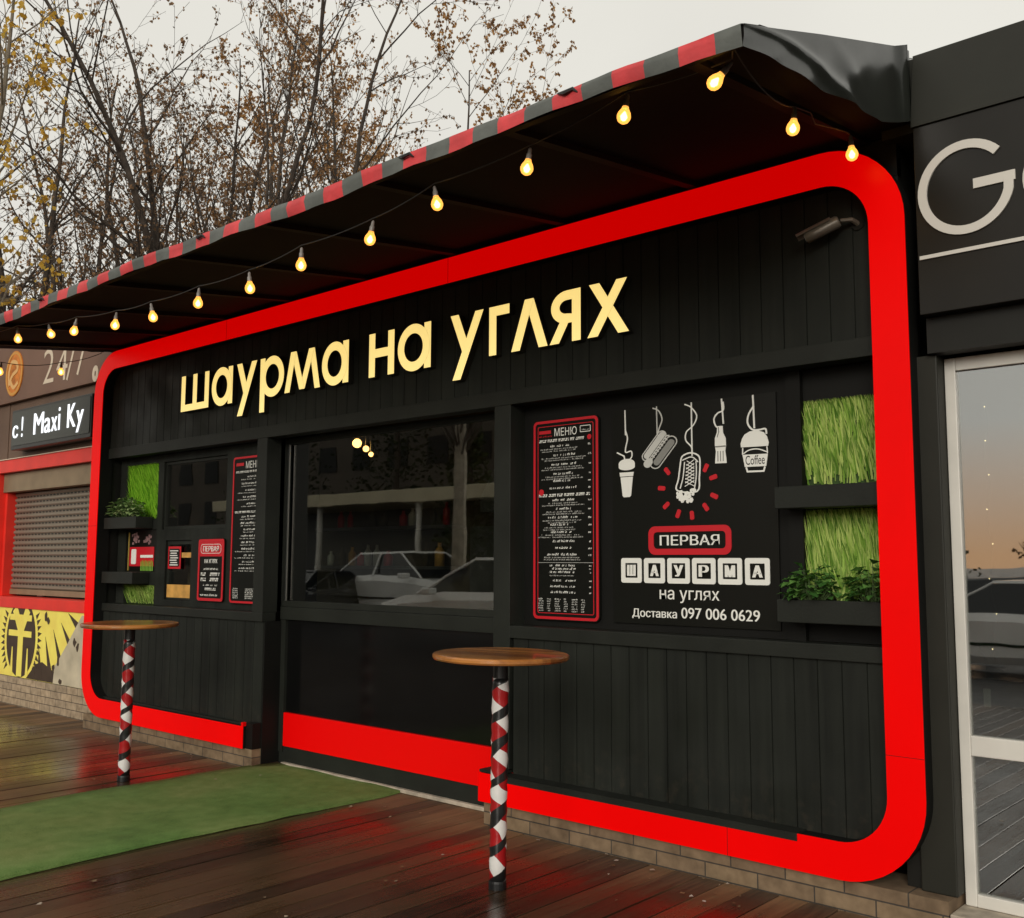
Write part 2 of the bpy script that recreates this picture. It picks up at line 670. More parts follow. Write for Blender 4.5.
def slat_mat():
    """perforated link rows between the shutter slats"""
    M = mat('shutter_slat', (0.26, 0.22, 0.17), 0.4, metal=0.2)
    t = M.node_tree
    b = t.nodes['Principled BSDF']
    co = N(t, 'TexCoord')
    sp = N(t, 'SeparateXYZ')
    t.links.new(co.outputs['Object'], sp.inputs[0])
    fz = math_n(t, 'FRACT', math_n(t, 'DIVIDE', math_n(t, 'SUBTRACT', sp.outputs[2], 1.25), 0.0625))
    fx = math_n(t, 'FRACT', math_n(t, 'DIVIDE', sp.outputs[0], 0.085))
    hole = math_n(t, 'MULTIPLY', math_n(t, 'GREATER_THAN', fz, 0.72), math_n(t, 'LESS_THAN', fx, 0.62))
    mx = N(t, 'Mix', data_type='RGBA')
    mx.inputs[6].default_value = (0.25, 0.21, 0.16, 1)
    mx.inputs[7].default_value = (0.012, 0.010, 0.008, 1)
    t.links.new(hole, mx.inputs[0])
    t.links.new(mx.outputs[2], b.inputs['Base Color'])
    return M


PITCH = 0.146
def clad_mat():
    M = mat('dark_painted_boards', (0.013, 0.0135, 0.0095), 0.55, spec=0.22, rvar=(3, 0.42, 0.7))
    t = M.node_tree
    b = t.nodes['Principled BSDF']
    co = N(t, 'TexCoord')
    sp = N(t, 'SeparateXYZ')
    t.links.new(co.outputs['Object'], sp.inputs[0])
    wn = N(t, 'TexWhiteNoise', noise_dimensions='1D')
    t.links.new(math_n(t, 'FLOOR', math_n(t, 'DIVIDE', sp.outputs[0], 0.1235)), wn.inputs['W'])
    mp = N(t, 'Mapping')
    mp.inputs['Scale'].default_value = (26, 26, 1.3)
    t.links.new(co.outputs['Object'], mp.inputs[0])
    n1 = N(t, 'TexNoise')
    n1.inputs['Scale'].default_value = 1
    n1.inputs['Detail'].default_value = 7
    t.links.new(mp.outputs[0], n1.inputs['Vector'])
    n2 = N(t, 'TexNoise')
    n2.inputs['Scale'].default_value = 1.6
    n2.inputs['Detail'].default_value = 6
    t.links.new(co.outputs['Object'], n2.inputs['Vector'])
    f = math_n(t, 'ADD', math_n(t, 'ADD', math_n(t, 'MULTIPLY', wn.outputs['Value'], 0.14), math_n(t, 'MULTIPLY', n1.outputs['Fac'], 0.45)), math_n(t, 'MULTIPLY', n2.outputs['Fac'], 0.4))
    rp = N(t, 'ValToRGB')
    e = rp.color_ramp.elements
    e[0].position = 0.3
    e[0].color = (0.0075, 0.0085, 0.0068, 1)
    e[1].position = 0.8
    e[1].color = (0.023, 0.026, 0.0205, 1)
    t.links.new(f, rp.inputs['Fac'])
    dz = N(t, 'MapRange')
    dz.inputs['From Min'].default_value = 0.62
    dz.inputs['From Max'].default_value = 0.26
    t.links.new(sp.outputs[2], dz.inputs['Value'])
    n3 = N(t, 'TexNoise')
    n3.inputs['Scale'].default_value = 22
    n3.inputs['Detail'].default_value = 8
    t.links.new(co.outputs['Object'], n3.inputs['Vector'])
    sp_ = N(t, 'MapRange')
    sp_.inputs['From Min'].default_value = 0.52
    sp_.inputs['From Max'].default_value = 0.72
    t.links.new(n3.outputs['Fac'], sp_.inputs['Value'])
    dm = N(t, 'Mix', data_type='RGBA')
    t.links.new(math_n(t, 'MULTIPLY', math_n(t, 'MULTIPLY', dz.outputs[0], sp_.outputs[0]), 0.3), dm.inputs[0])
    t.links.new(rp.outputs['Color'], dm.inputs[6])
    dm.inputs[7].default_value = (0.06, 0.048, 0.033, 1)
    t.links.new(dm.outputs[2], b.inputs['Base Color'])
    bp = N(t, 'Bump')
    bp.inputs['Strength'].default_value = 0.25
    bp.inputs['Distance'].default_value = 0.003
    t.links.new(n1.outputs['Fac'], bp.inputs['Height'])
    t.links.new(bp.outputs['Normal'], b.inputs['Normal'])
    return M


M_clad = clad_mat()
M_trim = mat('dark_painted_trim', (0.0155, 0.0172, 0.0138), 0.5, spec=0.25, noise=(4, 0.8), bump=(70, 0.1))
M_recess = mat('black_recess_board', (0.006, 0.006, 0.005), 0.6, spec=0.2, noise=(3, 0.8))
M_blackgloss = mat('black_gloss_panel', (0.004, 0.004, 0.004), 0.12, noise=(3, 0.8))
M_red = mat('red_composite_panel', (0.93, 0.001, 0.001), 0.4, spec=0.2)
M_redglow = mat('red_added_glow', (0.33, 0.0004, 0.0004), 0.4, spec=0.12, noise=(2, 0.9), emit=(1.0, 0.0, 0.0), estr=0.40)  # emission added to the red so the border stays bright under the awning
M_vinyl = mat('black_vinyl', (0.012, 0.013, 0.011), 0.34, noise=(5, 0.7), bump=(25, 0.25))
M_soffit = mat('dark_soffit', (0.0045, 0.0028, 0.0022), 0.85, spec=0.15, noise=(4, 0.7))
M_valred = mat('red_awning_fabric', (0.58, 0.045, 0.05), 0.6, noise=(9, 0.8), bump=(40, 0.2))
M_valgrey = mat('grey_awning_fabric', (0.098, 0.105, 0.095), 0.6, noise=(9, 0.8), bump=(40, 0.2))
M_letter = mat('cream_lit_letter', (0.75, 0.66, 0.36), 0.4, emit=(1.0, 0.74, 0.24), estr=0.64)
M_letside = mat('letter_return', (0.02, 0.018, 0.012), 0.4)
M_glass = glass_mat('window_glass', ior=2.5, rough=0.014)
M_doorglass = glass_mat('door_glass', (0.6, 0.63, 0.6), 3.8, 0.012)
M_int = mat('dark_interior', (0.10, 0.075, 0.042), 0.7, noise=(2, 0.6))
M_alu = mat('window_metal', (0.35, 0.35, 0.33), 0.3, metal=0.9)
M_brick = brick_mat('tan_plinth_brick', (0.27, 0.19, 0.11), (0.20, 0.135, 0.08), (0.06, 0.05, 0.04), 0.29, 0.075)
M_brickl = brick_mat('grey_tan_brick', (0.50, 0.38, 0.25), (0.40, 0.31, 0.21), (0.10, 0.08, 0.06), 0.24, 0.075)
M_deck = deck_mat()
M_wood = wood_top_mat()
M_tape = tape_mat()
M_blackmetal = mat('black_metal', (0.012, 0.012, 0.012), 0.4, metal=0.3, noise=(20, 0.8))
def carpet_mat():
    M = mat('green_carpet', (0.115, 0.22, 0.06), 0.8, spec=0.14, bump=(260, 1.0), rvar=(1.1, 0.45, 0.95))
    t = M.node_tree
    b = t.nodes['Principled BSDF']
    co = N(t, 'TexCoord')
    ns = []
    for sc, dt in ((1.1, 6), (170, 3), (11, 6)):
        n = N(t, 'TexNoise')
        n.inputs['Scale'].default_value = sc
        n.inputs['Detail'].default_value = dt
        t.links.new(co.outputs['Object'], n.inputs['Vector'])
        ns.append(n.outputs['Fac'])
    f = math_n(t, 'ADD', math_n(t, 'ADD', math_n(t, 'MULTIPLY', ns[0], 0.55), math_n(t, 'MULTIPLY', ns[1], 0.45)), math_n(t, 'MULTIPLY', ns[2], 0.25))
    rp = N(t, 'ValToRGB')
    e = rp.color_ramp.elements
    e[0].position = 0.42
    e[0].color = (0.06, 0.12, 0.03, 1)
    e[1].position = 0.85
    e[1].color = (0.27, 0.42, 0.15, 1)
    k = e.new(0.62)
    k.color = (0.15, 0.285, 0.075, 1)
    t.links.new(f, rp.inputs['Fac'])
    big = N(t, 'TexNoise')
    big.inputs['Scale'].default_value = 0.55
    big.inputs['Detail'].default_value = 3
    t.links.new(co.outputs['Object'], big.inputs['Vector'])
    br_ = N(t, 'MapRange')
    br_.inputs['From Min'].default_value = 0.42
    br_.inputs['From Max'].default_value = 0.62
    t.links.new(big.outputs['Fac'], br_.inputs['Value'])
    dm = N(t, 'Mix', data_type='RGBA', blend_type='MULTIPLY')
    t.links.new(br_.outputs[0], dm.inputs[0])
    t.links.new(rp.outputs['Color'], dm.inputs[6])
    dm.inputs[7].default_value = (1.15, 0.78, 0.85, 1)
    t.links.new(dm.outputs[2], b.inputs['Base Color'])
    return M


M_carpet = carpet_mat()
M_stone = mat('pale_stone', (0.42, 0.36, 0.28), 0.7, noise=(12, 0.7), bump=(40, 0.3))
M_asphalt = mat('wet_asphalt', (0.05, 0.05, 0.05), 0.4, noise=(6, 0.7), bump=(90, 0.4), rvar=(0.5, 0.1, 0.6))
M_white = mat('print_white', (0.84, 0.84, 0.78), 0.5)
M_offwhite = mat('print_grey', (0.56, 0.56, 0.52), 0.5)
M_dim = mat('print_dim', (0.24, 0.24, 0.22), 0.5)
M_posterblack = mat('poster_black', (0.006, 0.0065, 0.005), 0.3, spec=0.28)
M_printred = mat('print_red', (0.58, 0.012, 0.022), 0.4)
M_grassR = leaf_mat('fake_grass', [(0.08, 0.20, 0.02), (0.32, 0.54, 0.08), (0.72, 0.84, 0.26), (0.13, 0.28, 0.03)], 0.5, 0.25)
M_grassL = leaf_mat('bright_fake_grass', [(0.10, 0.30, 0.012), (0.28, 0.62, 0.03), (0.50, 0.85, 0.08), (0.18, 0.45, 0.02)], 0.5, 0.3)  # blade greens raised to imitate light from inside the left panel
M_grassback = mat('grass_mat_back', (0.025, 0.055, 0.010), 0.8, noise=(30, 0.4))
M_lettuce = leaf_mat('leafy_green', [(0.035, 0.11, 0.02), (0.08, 0.20, 0.04), (0.16, 0.32, 0.07)], 0.45, 0.2)
M_variegated = leaf_mat('pale_edged_leaf', [(0.05, 0.13, 0.02), (0.16, 0.27, 0.08), (0.45, 0.52, 0.25)], 0.45, 0.2)
M_cable = mat('black_cable', (0.02, 0.02, 0.02), 0.5)
M_socket = mat('grey_lamp_socket', (0.24, 0.22, 0.20), 0.35, noise=(30, 0.8))
M_filament = emit_mat('glowing_filament', (1.0, 0.58, 0.10), 20.0)
M_camera = mat('camera_body', (0.16, 0.14, 0.11), 0.35, metal=0.2, noise=(12, 0.8))
# left neighbour
M_brown = mat('brown_fascia', (0.165, 0.088, 0.058), 0.5, noise=(1.5, 0.85))
M_brownwall = mat('brown_wall', (0.13, 0.078, 0.052), 0.6, noise=(3, 0.85))
M_redpaint = mat('red_painted_metal', (0.78, 0.035, 0.022), 0.4, noise=(3, 0.9))
M_beige = mat('beige_shutter_box', (0.24, 0.175, 0.105), 0.5, noise=(5, 0.85))
M_slat = mat('shutter_slat', (0.26, 0.23, 0.19), 0.4, metal=0.2, noise=(30, 0.7))
M_yellow = mat('yellow_print', (1.0, 0.80, 0.15), 0.5, noise=(5, 0.9))
M_brownprint = mat('brown_print', (0.055, 0.033, 0.02), 0.5, noise=(8, 0.8))
M_greige = mat('grey_beige_print', (0.52, 0.45, 0.32), 0.6, noise=(4, 0.8))
M_led = emit_mat('led_white', (0.95, 0.97, 1.0), 1.1)
M_ledbox = mat('led_box', (0.022, 0.022, 0.02), 0.35, noise=(5, 0.8))
M_orange = mat('orange_print', (0.55, 0.17, 0.02), 0.45, noise=(10, 0.6))
M_cream = mat('cream_print', (0.66, 0.55, 0.42), 0.5)
# right neighbour
M_rfascia = mat('charcoal_fascia', (0.013, 0.0115, 0.009), 0.3, spec=0.28, noise=(2, 0.8))
M_flash = mat('charcoal_flashing', (0.020, 0.020, 0.015), 0.55, spec=0.25, noise=(3, 0.85))
M_rwall = mat('charcoal_wall', (0.012, 0.012, 0.010), 0.45, spec=0.25, noise=(3, 0.8))
M_sign = mat('sign_grey_white', (0.64, 0.61, 0.55), 0.4)
M_upvc = mat('white_plastic_frame', (0.66, 0.635, 0.575), 0.4, noise=(5, 0.93))
M_bark = mat('dark_bark', (0.052, 0.039, 0.029), 0.9, noise=(8, 0.6), bump=(20, 0.5))
M_leafbrown = leaf_mat('dry_brown_leaves', [(0.10, 0.06, 0.035), (0.24, 0.14, 0.07), (0.40, 0.22, 0.10)], 0.7, 0.45)
M_leafrust = leaf_mat('rust_leaves', [(0.16, 0.08, 0.03), (0.36, 0.18, 0.06), (0.55, 0.30, 0.10)], 0.7, 0.5)
M_leafyellow = leaf_mat('yellow_leaves', [(0.45, 0.25, 0.03), (0.70, 0.42, 0.05), (0.80, 0.55, 0.10)], 0.6, 0.5)
M_leafgreen = leaf_mat('dark_evergreen', [(0.02, 0.035, 0.012), (0.04, 0.06, 0.02), (0.05, 0.05, 0.02)], 0.7, 0.1)


def bulb_glass_mat():
    """amber glass envelope of a lit lamp"""
    M = bpy.data.materials.new('amber_lamp_glass')
    M.use_nodes = True
    t = M.node_tree
    t.nodes.remove(t.nodes['Principled BSDF'])
    e = N(t, 'Emission')
    e.inputs['Color'].default_value = (1.0, 0.42, 0.08, 1)
    e.inputs['Strength'].default_value = 2.7
    tp = N(t, 'BsdfTransparent')
    tp.inputs['Color'].default_value = (1.0, 0.8, 0.5, 1)
    mx = N(t, 'MixShader')
    mx.inputs[0].default_value = 0.30
    t.links.new(tp.outputs[0], mx.inputs[1])
    t.links.new(e.outputs[0], mx.inputs[2])
    t.links.new(mx.outputs[0], t.nodes['Material Output'].inputs['Surface'])
    return M


M_bulb = bulb_glass_mat()

# ------------------------------------------------------------------ ground
g = MB()
g.poly([(-1200, -1200, -0.14), (1200, -1200, -0.14), (1200, 1200, -0.14), (-1200, 1200, -0.14)])
struct(g.build('ground', M_asphalt))

rnd = random.Random(4)
dk = MB()
i0, i1 = int(-19 / PITCH), int(4.5 / PITCH)
for i in range(i0, i1):
    x0 = i * PITCH + 0.003
    x1 = (i + 1) * PITCH - 0.004
    yend = 0.27 if -6.66 < x0 < -4.3 else (0.225 if x0 < -9.5 else 0.02)
    if x0 > -1.6: yend = 0.14
    z = rnd.uniform(-0.0025, 0.0015)
    z2 = rnd.uniform(-0.0025, 0.0015)
    n = len(dk.v)
    y0 = -7.2
    c = 0.0015
    for y, zz in ((y0, z), (yend, z2)):
        dk.v += [(x0, y, zz - 0.03), (x0, y, zz - c), (x0 + c, y, zz), (x1 - c, y, zz), (x1, y, zz - c), (x1, y, zz - 0.03)]
    for k in range(5):
        dk.face((n + k, n + k + 6, n + k + 7, n + k + 1))
    dk.face([n + k for k in range(6)])
    dk.face([n + 6 + k for k in range(6)][::-1])
struct(dk.build('deck', M_deck))
ug = MB().box(-19, 4.5, -7.15, 0.01, -0.12, -0.04)
struct(ug.build('deck_base', M_recess))

# carpet runner
cp = MB()
rc = random.Random(2)
ny = 40
rows = []
for j in range(ny + 1):
    y = -7.0 + 7.235 * j / ny
    a = -6.735 + rc.uniform(-0.012, 0.012) + 0.02 * math.sin(y * 2.1)
    b = -5.265 + rc.uniform(-0.014, 0.014) + 0.025 * math.sin(y * 1.7 + 1)
    if j == ny:
        a += 0.10
    row = []
    for k in range(11):
        x = a + (b - a) * k / 10
        z = 0.020 + 0.004 * math.sin(x * 9 + y * 3) + rc.uniform(-0.0012, 0.0012)
        row.append((x, y, z if 0 < k < 10 else 0.018 + 0.008 * max(0, math.sin(y * 3.7 + k))))
    rows.append(row)
for row in rows:
    cp.v += row
for j in range(ny):
    for k in range(10):
        n = j * 11 + k
        cp.face((n, n + 1, n + 12, n + 11))
n0 = len(cp.v)
for row in rows:
    cp.v += [(row[0][0] - 0.002, row[0][1], 0.002), (row[10][0] + 0.002, row[10][1], 0.002)]
for j in range(ny):
    cp.face((n0 + 2 * j, j * 11, (j + 1) * 11, n0 + 2 * j + 2))
    cp.face((j * 11 + 10, n0 + 2 * j + 1, n0 + 2 * j + 3, (j + 1) * 11 + 10))
tag(cp.build('carpet_runner', M_carpet, smooth=True), 'worn green carpet runner laid across the wet deck to the serving window', 'carpet')

# ------------------------------------------------------------------ the shawarma kiosk
K = thing('food_kiosk', 'black timber shawarma kiosk framed by a thick rounded red border', 'kiosk', (-5.5, 0.13, 0))
XL, XR, ZB, ZT, FW = -9.4806, -1.6288, 0.1374, 3.5594, 0.168


def frame_path(off, r):
    x0, x1, z0, z1 = XL + off, XR - off, ZB + off, ZT - off
    p = [(-6.787, z0)]
    p += arc(x0 + r, z0 + r, r, r, 270, 180, 12)
    p += arc(x0 + r, z1 - r, r, r, 180, 90, 12)
    p += arc(x1 - r, z1 - r, r, r, 90, 0, 12)
    p += arc(x1 - r, z0 + r, r, r, 0, -90, 12)
    p += [(-4.291, z0)]
    return p


MB().strip(frame_path(0, 0.40), frame_path(FW, 0.232), 0.0, 0.006, closed=False).build('red_border', M_redglow, K)
MB().strip(frame_path(0.004, 0.396), frame_path(FW - 0.004, 0.236), 0.0065, 0.13, closed=False).build('border_carcass', M_recess, K)
for x0_, x1_, z0_, z1_ in ((-4.60, -4.598, ZT - FW, ZT), (-7.2, -7.198, ZT - FW, ZT), (-2.6, -2.598, ZB, ZB + FW), (XR - FW, XR, 0.72, 0.722), (XL, XL + FW, 1.9, 1.902)):
    MB().box(x0_, x1_, -0.0012, 0.003, z0_, z1_).build('panel_joint', M_recess, K)
# dark caps on the two cut ends of the border
MB().box(-6.785, -6.70, 0.03, 0.30, 0.138, 0.33).build('border_end_cap', M_recess, K)
MB().box(-6.812, -6.786, 0.001, 0.03, ZB + FW, 0.335).build('border_end_strip', M_red, K)
MB().box(-4.285, -4.12, 0.004, 0.28, 0.309, 0.325).build('border_end_cap', M_trim, K)


def boards(x0, x1, z0, z1, yf, w=0.1235, g=0.003, dpt=0.007):
    b = MB()
    k = max(1, round((x1 - x0) / w))
    w = (x1 - x0) / k
    pr = []
    for i in range(k):
        a, e = x0 + i * w, x0 + (i + 1) * w
        pr += [(a + 0.0012, yf + dpt), (a + g / 2 + 0.002, yf), (e - g / 2 - 0.002, yf), (e - 0.0012, yf + dpt)]
    n = len(b.v)
    for x, y in pr:
        b.v += [(x, y, z0), (x, y, z1)]
    for i in range(len(pr) - 1):
        b.face((n + 2 * i, n + 2 * i + 2, n + 2 * i + 3, n + 2 * i + 1))
    return b


boards(-9.31, -1.79, 2.64, 3.40, 0.10).build('fascia_boards', M_clad, K)
fb = MB().box(-9.31, -1.79, 0.085, 0.20, 2.545, 2.64)
fb.build('fascia_trim', M_trim, K, bevel=0.003)
boards(-9.31, -6.705, 0.29, 1.105, 0.105).build('lower_cladding', M_clad, K)
boards(-4.105, -1.79, 0.29, 1.11, 0.105).build('lower_cladding', M_clad, K)
# ledges under the openings
MB().box(-9.31, -6.70, 0.085, 0.215, 1.10, 1.17).build('ledge', M_trim, K, bevel=0.004)
MB().box(-4.12, -1.79, 0.085, 0.205, 1.11, 1.185).build('ledge', M_trim, K, bevel=0.004)
# posts
MB().box(-6.835, -6.70, 0.086, 0.275, 1.17, 2.545).build('post', M_trim, K, bevel=0.003)
MB().box(-4.255, -4.12, 0.086, 0.275, 0.33, 2.545).build('post', M_trim, K, bevel=0.003)
# side cheek where the left lower wall ends
MB().box(-6.703, -6.69, 0.11, 0.30, 0.02, 1.10).build('side_cheek', M_recess, K)
# lower sill strip inside the border
MB().box(-9.31, -6.82, 0.06, 0.104, 0.27, 0.315).build('skirting', M_trim, K)
MB().box(-4.11, -2.23, -0.004, 0.104, 0.272, 0.308).build('skirting', M_trim, K)

# left recessed wall with openings (openings: window, hatch)
lw = MB()
LY0, LY1 = 0.222, 0.26
lw.box(-9.31, -9.16, LY0, LY1, 1.17, 2.545)
lw.box(-8.60, -8.505, LY0, LY1, 1.17, 2.545)
lw.box(-9.16, -8.60, LY0, LY1, 2.475, 2.545)
lw.box(-9.16, -8.60, LY0, LY1, 1.86, 1.955)
lw.box(-9.16, -8.60, LY0, LY1, 1.35, 1.47)
lw.box(-8.505, -7.465, LY0, LY1, 2.475, 2.545)
lw.box(-8.505, -7.465, LY0, LY1, 1.755, 1.855)
lw.box(-7.465, -6.70, LY0, LY1, 1.17, 2.545)
lw.box(-8.505, -8.425, LY0, LY1, 1.17, 1.755)
lw.box(-7.99, -7.465, LY0, LY1, 1.17, 1.755)
lw.box(-8.425, -7.99, LY0, LY1, 1.17, 1.225)
lw.build('recessed_wall', M_clad, K)


def window(name, x0, x1, z0, z1, y, fw=0.03, fm=None, gm=None, strip=True):
    f = MB()
    f.box(x0, x1, y - 0.012, y + 0.03, z0, z0 + fw).box(x0, x1, y - 0.012, y + 0.03, z1 - fw, z1)
    f.box(x0, x0 + fw, y - 0.012, y + 0.03, z0 + fw, z1 - fw).box(x1 - fw, x1, y - 0.012, y + 0.03, z0 + fw, z1 - fw)
    o = f.build(name, fm or M_trim, K)
    p = MB().box(x0 + fw - 0.003, x1 - fw + 0.003, y + 0.004, y + 0.010, z0 + fw - 0.003, z1 - fw + 0.003)
    p.build('pane', gm or M_glass, o)
    return o


window('window', -8.505, -7.465, 1.857, 2.473, 0.255, 0.025)
hw = window('serving_hatch', -8.425, -7.99, 1.227, 1.753, 0.255, 0.035)
# centre: big window, beam, black panel, red kick board, plinth
cw = window('window', -6.745, -4.25, 1.215, 2.548, 0.285, 0.045)
MB().box(-6.655, -6.643, 0.262, 0.272, 1.262, 2.50).build('metal_bead', M_alu, cw)
MB().box(-6.70, -4.12, 0.255, 0.33, 1.115, 1.213).build('beam', M_trim, K, bevel=0.003)
MB().box(-6.70, -6.635, 0.262, 0.33, 0.10, 1.113).build('side_jamb', M_trim, K)
MB().box(-6.633, -4.12, 0.285, 0.32, 0.402, 1.113).build('black_panel', M_blackgloss, K)
MB().box(-6.633, -4.12, 0.262, 0.32, 0.145, 0.400).build('kick_board', M_red, K, bevel=0.003)
MB().box(-6.70, -4.12, 0.272, 0.33, 0.0, 0.143).build('base_board', M_trim, K)
MB().box(-6.62, -4.40, 0.238, 0.271, 0.002, 0.028).build('threshold', M_stone, K, bevel=0.004)
# right recessed wall
rw = MB()
rw.box(-4.12, -2.335, 0.225, 0.26, 1.185, 2.545)
rw.box(-2.335, -2.255, 0.20, 0.26, 1.185, 2.545)
rw.box(-2.255, -1.79, 0.235, 0.26, 2.385, 2.545)
rw.box(-2.255, -1.79, 0.235, 0.26, 1.835, 1.955)
rw.box(-2.255, -1.79, 0.235, 0.26, 1.185, 1.39)
rw.build('recessed_wall', M_recess, K)
# brick plinth
MB().box(-9.46, -6.70, 0.030, 0.30, -0.1, 0.136).build('plinth', M_brick, K)
MB().box(-4.27, -1.56, 0.030, 0.30, -0.1, 0.1355).build('plinth', M_brick, K)
# shell: back, sides, roof and the room behind the glass
sh = MB()
sh.box(-9.47, -9.33, 0.135, 4.2, 0.137, 3.5).box(-1.77, -1.70, 0.135, 4.2, 0.137, 3.5)
sh.box(-9.33, -1.77, 4.06, 4.2, 0.0, 3.5)
sh.build('wall', M_rwall, K)
MB().box(-9.47, -1.70, 0.135, 4.2, 3.62, 3.72).build('roof', M_vinyl, K)
MB().box(-9.40, -1.70, 0.128, 0.18, 3.405, 3.60).build('upper_wall', M_recess, K)
it = MB()
it.poly([(-9.3, 2.6, 0), (-1.8, 2.6, 0), (-1.8, 2.6, 3.4), (-9.3, 2.6, 3.4)])
it.box(-9.3, -1.8, 0.33, 2.6, 0.0, 0.02)
it.build('interior_wall', M_int, K)
MB().box(-6.6, -4.3, 0.9, 1.5, 0.02, 1.05).box(-6.5, -5.6, 2.2, 2.55, 1.1, 1.9).build('counter', mat('steel_counter', (0.2, 0.19, 0.17), 0.35, metal=0.6, noise=(6, 0.7)), K)
M_amber = mat('amber_wood', (0.62, 0.33, 0.08), 0.5, noise=(9, 0.7))
M_steel = mat('brushed_steel', (0.28, 0.27, 0.25), 0.3, metal=0.7, noise=(6, 0.7))
MB().prism([(-5.9, 2.0), (-4.5, 2.0), (-4.5, 2.12), (-4.75, 2.5), (-5.65, 2.5), (-5.9, 2.12)], 1.7, 2.55).build('cooker_hood', M_steel, K)
MB().lathe([(0.05, 1.06), (0.09, 1.12), (0.17, 1.5), (0.19, 1.72), (0.15, 1.80), (0.03, 1.82), (0.02, 1.98)], -5.2, 2.05, 0, 24).build('meat_spit', mat('roast_meat', (0.22, 0.09, 0.03), 0.6, noise=(14, 0.5), bump=(18, 0.9)), K, smooth=True)
MB().box(-8.9, -6.9, 2.25, 2.56, 1.50, 1.53).build('wall_shelf', M_steel, K)
MB().box(-8.9, -6.9, 2.25, 2.56, 1.90, 1.93).build('wall_shelf', M_steel, K)
MB().box(-8.41, -8.01, 0.240, 0.2535, 1.245, 1.36).build('hatch_counter', M_amber, K)
MB().box(-8.18, -8.02, 0.2425, 0.2535, 1.60, 1.645).build('hatch_shelf', M_amber, K)
MB().box(-8.42, -7.98, 0.45, 0.50, 1.36, 1.76).build('hatch_back', M_int, K)
# red and white sticker on the hatch pane
st = MB()
st.box(-8.405, -8.19, 0.2395, 0.2425, 1.50, 1.70)
stk = st.build('notice', M_printred, hw)
nb_ = MB()
nb_.prism(rrect(-8.385, -8.21, 1.52, 1.68, 0.02), 0.2375, 0.2385)
nb_.build('notice_face', M_posterblack, stk)
nt_ = MB()
for i in range(7):
    nt_.stroke([(-8.37 + 0.01 * (i % 2), 1.535 + i * 0.021), (-8.23 - 0.012 * (i % 3), 1.535 + i * 0.021)], 0.009, 0.2355, 0.2365)
nt_.build('notice_print', M_white, stk)

rg = random.Random(51)
for sz in (1.53, 1.93):
    x = -8.8
    while x < -7.0:
        if rg.random() < 0.8:
            r_, h_ = rg.uniform(0.03, 0.05), rg.uniform(0.14, 0.24)
            bt = MB().lathe([(r_, sz + .001), (r_, sz + h_ * .65), (r_ * .4, sz + h_ * .82), (r_ * .4, sz + h_)], x, 2.4, 0, 12)
            tag(bt.build('sauce_bottle', rg.choice([M_printred, M_upvc, M_amber, M_int]), smooth=True), 'sauce bottle on the dim wall shelves inside the kiosk', 'bottle', 'sauce bottles on the shelves inside the kiosk')
        x += rg.uniform(0.11, 0.2)
CLp = thing('ceiling_lamp', 'lamp rail with three warm bulbs seen through the upper left of the big window', 'lamp', (-7.07, 1.3, 2.68))
MB().box(-7.385, -6.806, 1.29, 1.31, 2.695, 2.715).build('rail', M_alu, CLp)
M_warm = emit_mat('warm_lamp', (1.0, 0.5, 0.14), 7.0)
for x, z, r_ in ((-7.067, 2.640, 0.042), (-6.94, 2.580, 0.028), (-6.87, 2.525, 0.022)):
    MB().lathe([(r_ * math.sin(math.pi * k / 8), -r_ * math.cos(math.pi * k / 8)) for k in range(9)], x, 1.3, z, 14).build('lamp_bulb', M_warm, CLp, smooth=True)
    MB().tube([(x, 1.3, z + r_ * .9), (x, 1.3, 2.70)], 0.008, 6).build('stem', M_alu, CLp)

# ------------------------------------------------------------------ lit sign letters
S = thing('shop_sign', 'row of raised cream letters reading шаурма на углях on the black fascia', 'sign', (-5.57, 0.10, 2.865))
zb, zx, zd = 2.865, 3.178, 2.745
YF, YB, sw = 0.048, 0.098, 0.065


def letter_obj(draw):
    b = MB()
    draw(b)
    # front faces glow, returns are dark
    for i, f in enumerate(b.f):
        ys = [b.v[k][1] for k in f]
        b.mi[i] = 0 if max(ys) < YF + 0.02 else 1
    return b.build('letter', [M_letter, M_letside], S)


def bar(b, x0, x1, z0, z1, k=0):
    b.prism([(x0, z0), (x1, z0), (x1, z1), (x0, z1)], YF + 0.0012 * k, YB)


def ring(b, x0, x1, z0, z1, w, k=0):
    cx, cz, rx, rz = (x0 + x1) / 2, (z0 + z1) / 2, (x1 - x0) / 2, (z1 - z0) / 2
    o = arc(cx, cz, rx, rz, 0, 360, 40)[:-1]
    i_ = arc(cx, cz, rx - w, rz - w, 0, 360, 40)[:-1]
    b.strip(o, i_, YF + 0.0012 * k, YB)


def para(b, xa, za, xb, zb_, w, k=0):
    """diagonal with horizontal cuts: bottom centre (xa,za), top centre (xb,zb_)"""
    h = w / 2
    b.prism([(xa - h, za), (xa + h, za), (xb + h, zb_), (xb - h, zb_)], YF + 0.0012 * k, YB)


def L_sha(b):
    x0, x1 = -7.954, -7.515
    for i, c in enumerate((x0, (x0 + x1 - sw) / 2, x1 - sw)):
        bar(b, c, c + sw, zb + sw * 0.9, zx)
    bar(b, x0, x1, zb, zb + sw * 0.9 - 0.0005)


def L_a(x0, x1):
    def d(b):
        ring(b, x0, x1 - 0.012, zb - 0.008, zx + 0.006, sw)
        bar(b, x1 - sw, x1, zb, zx, 1)
    return d


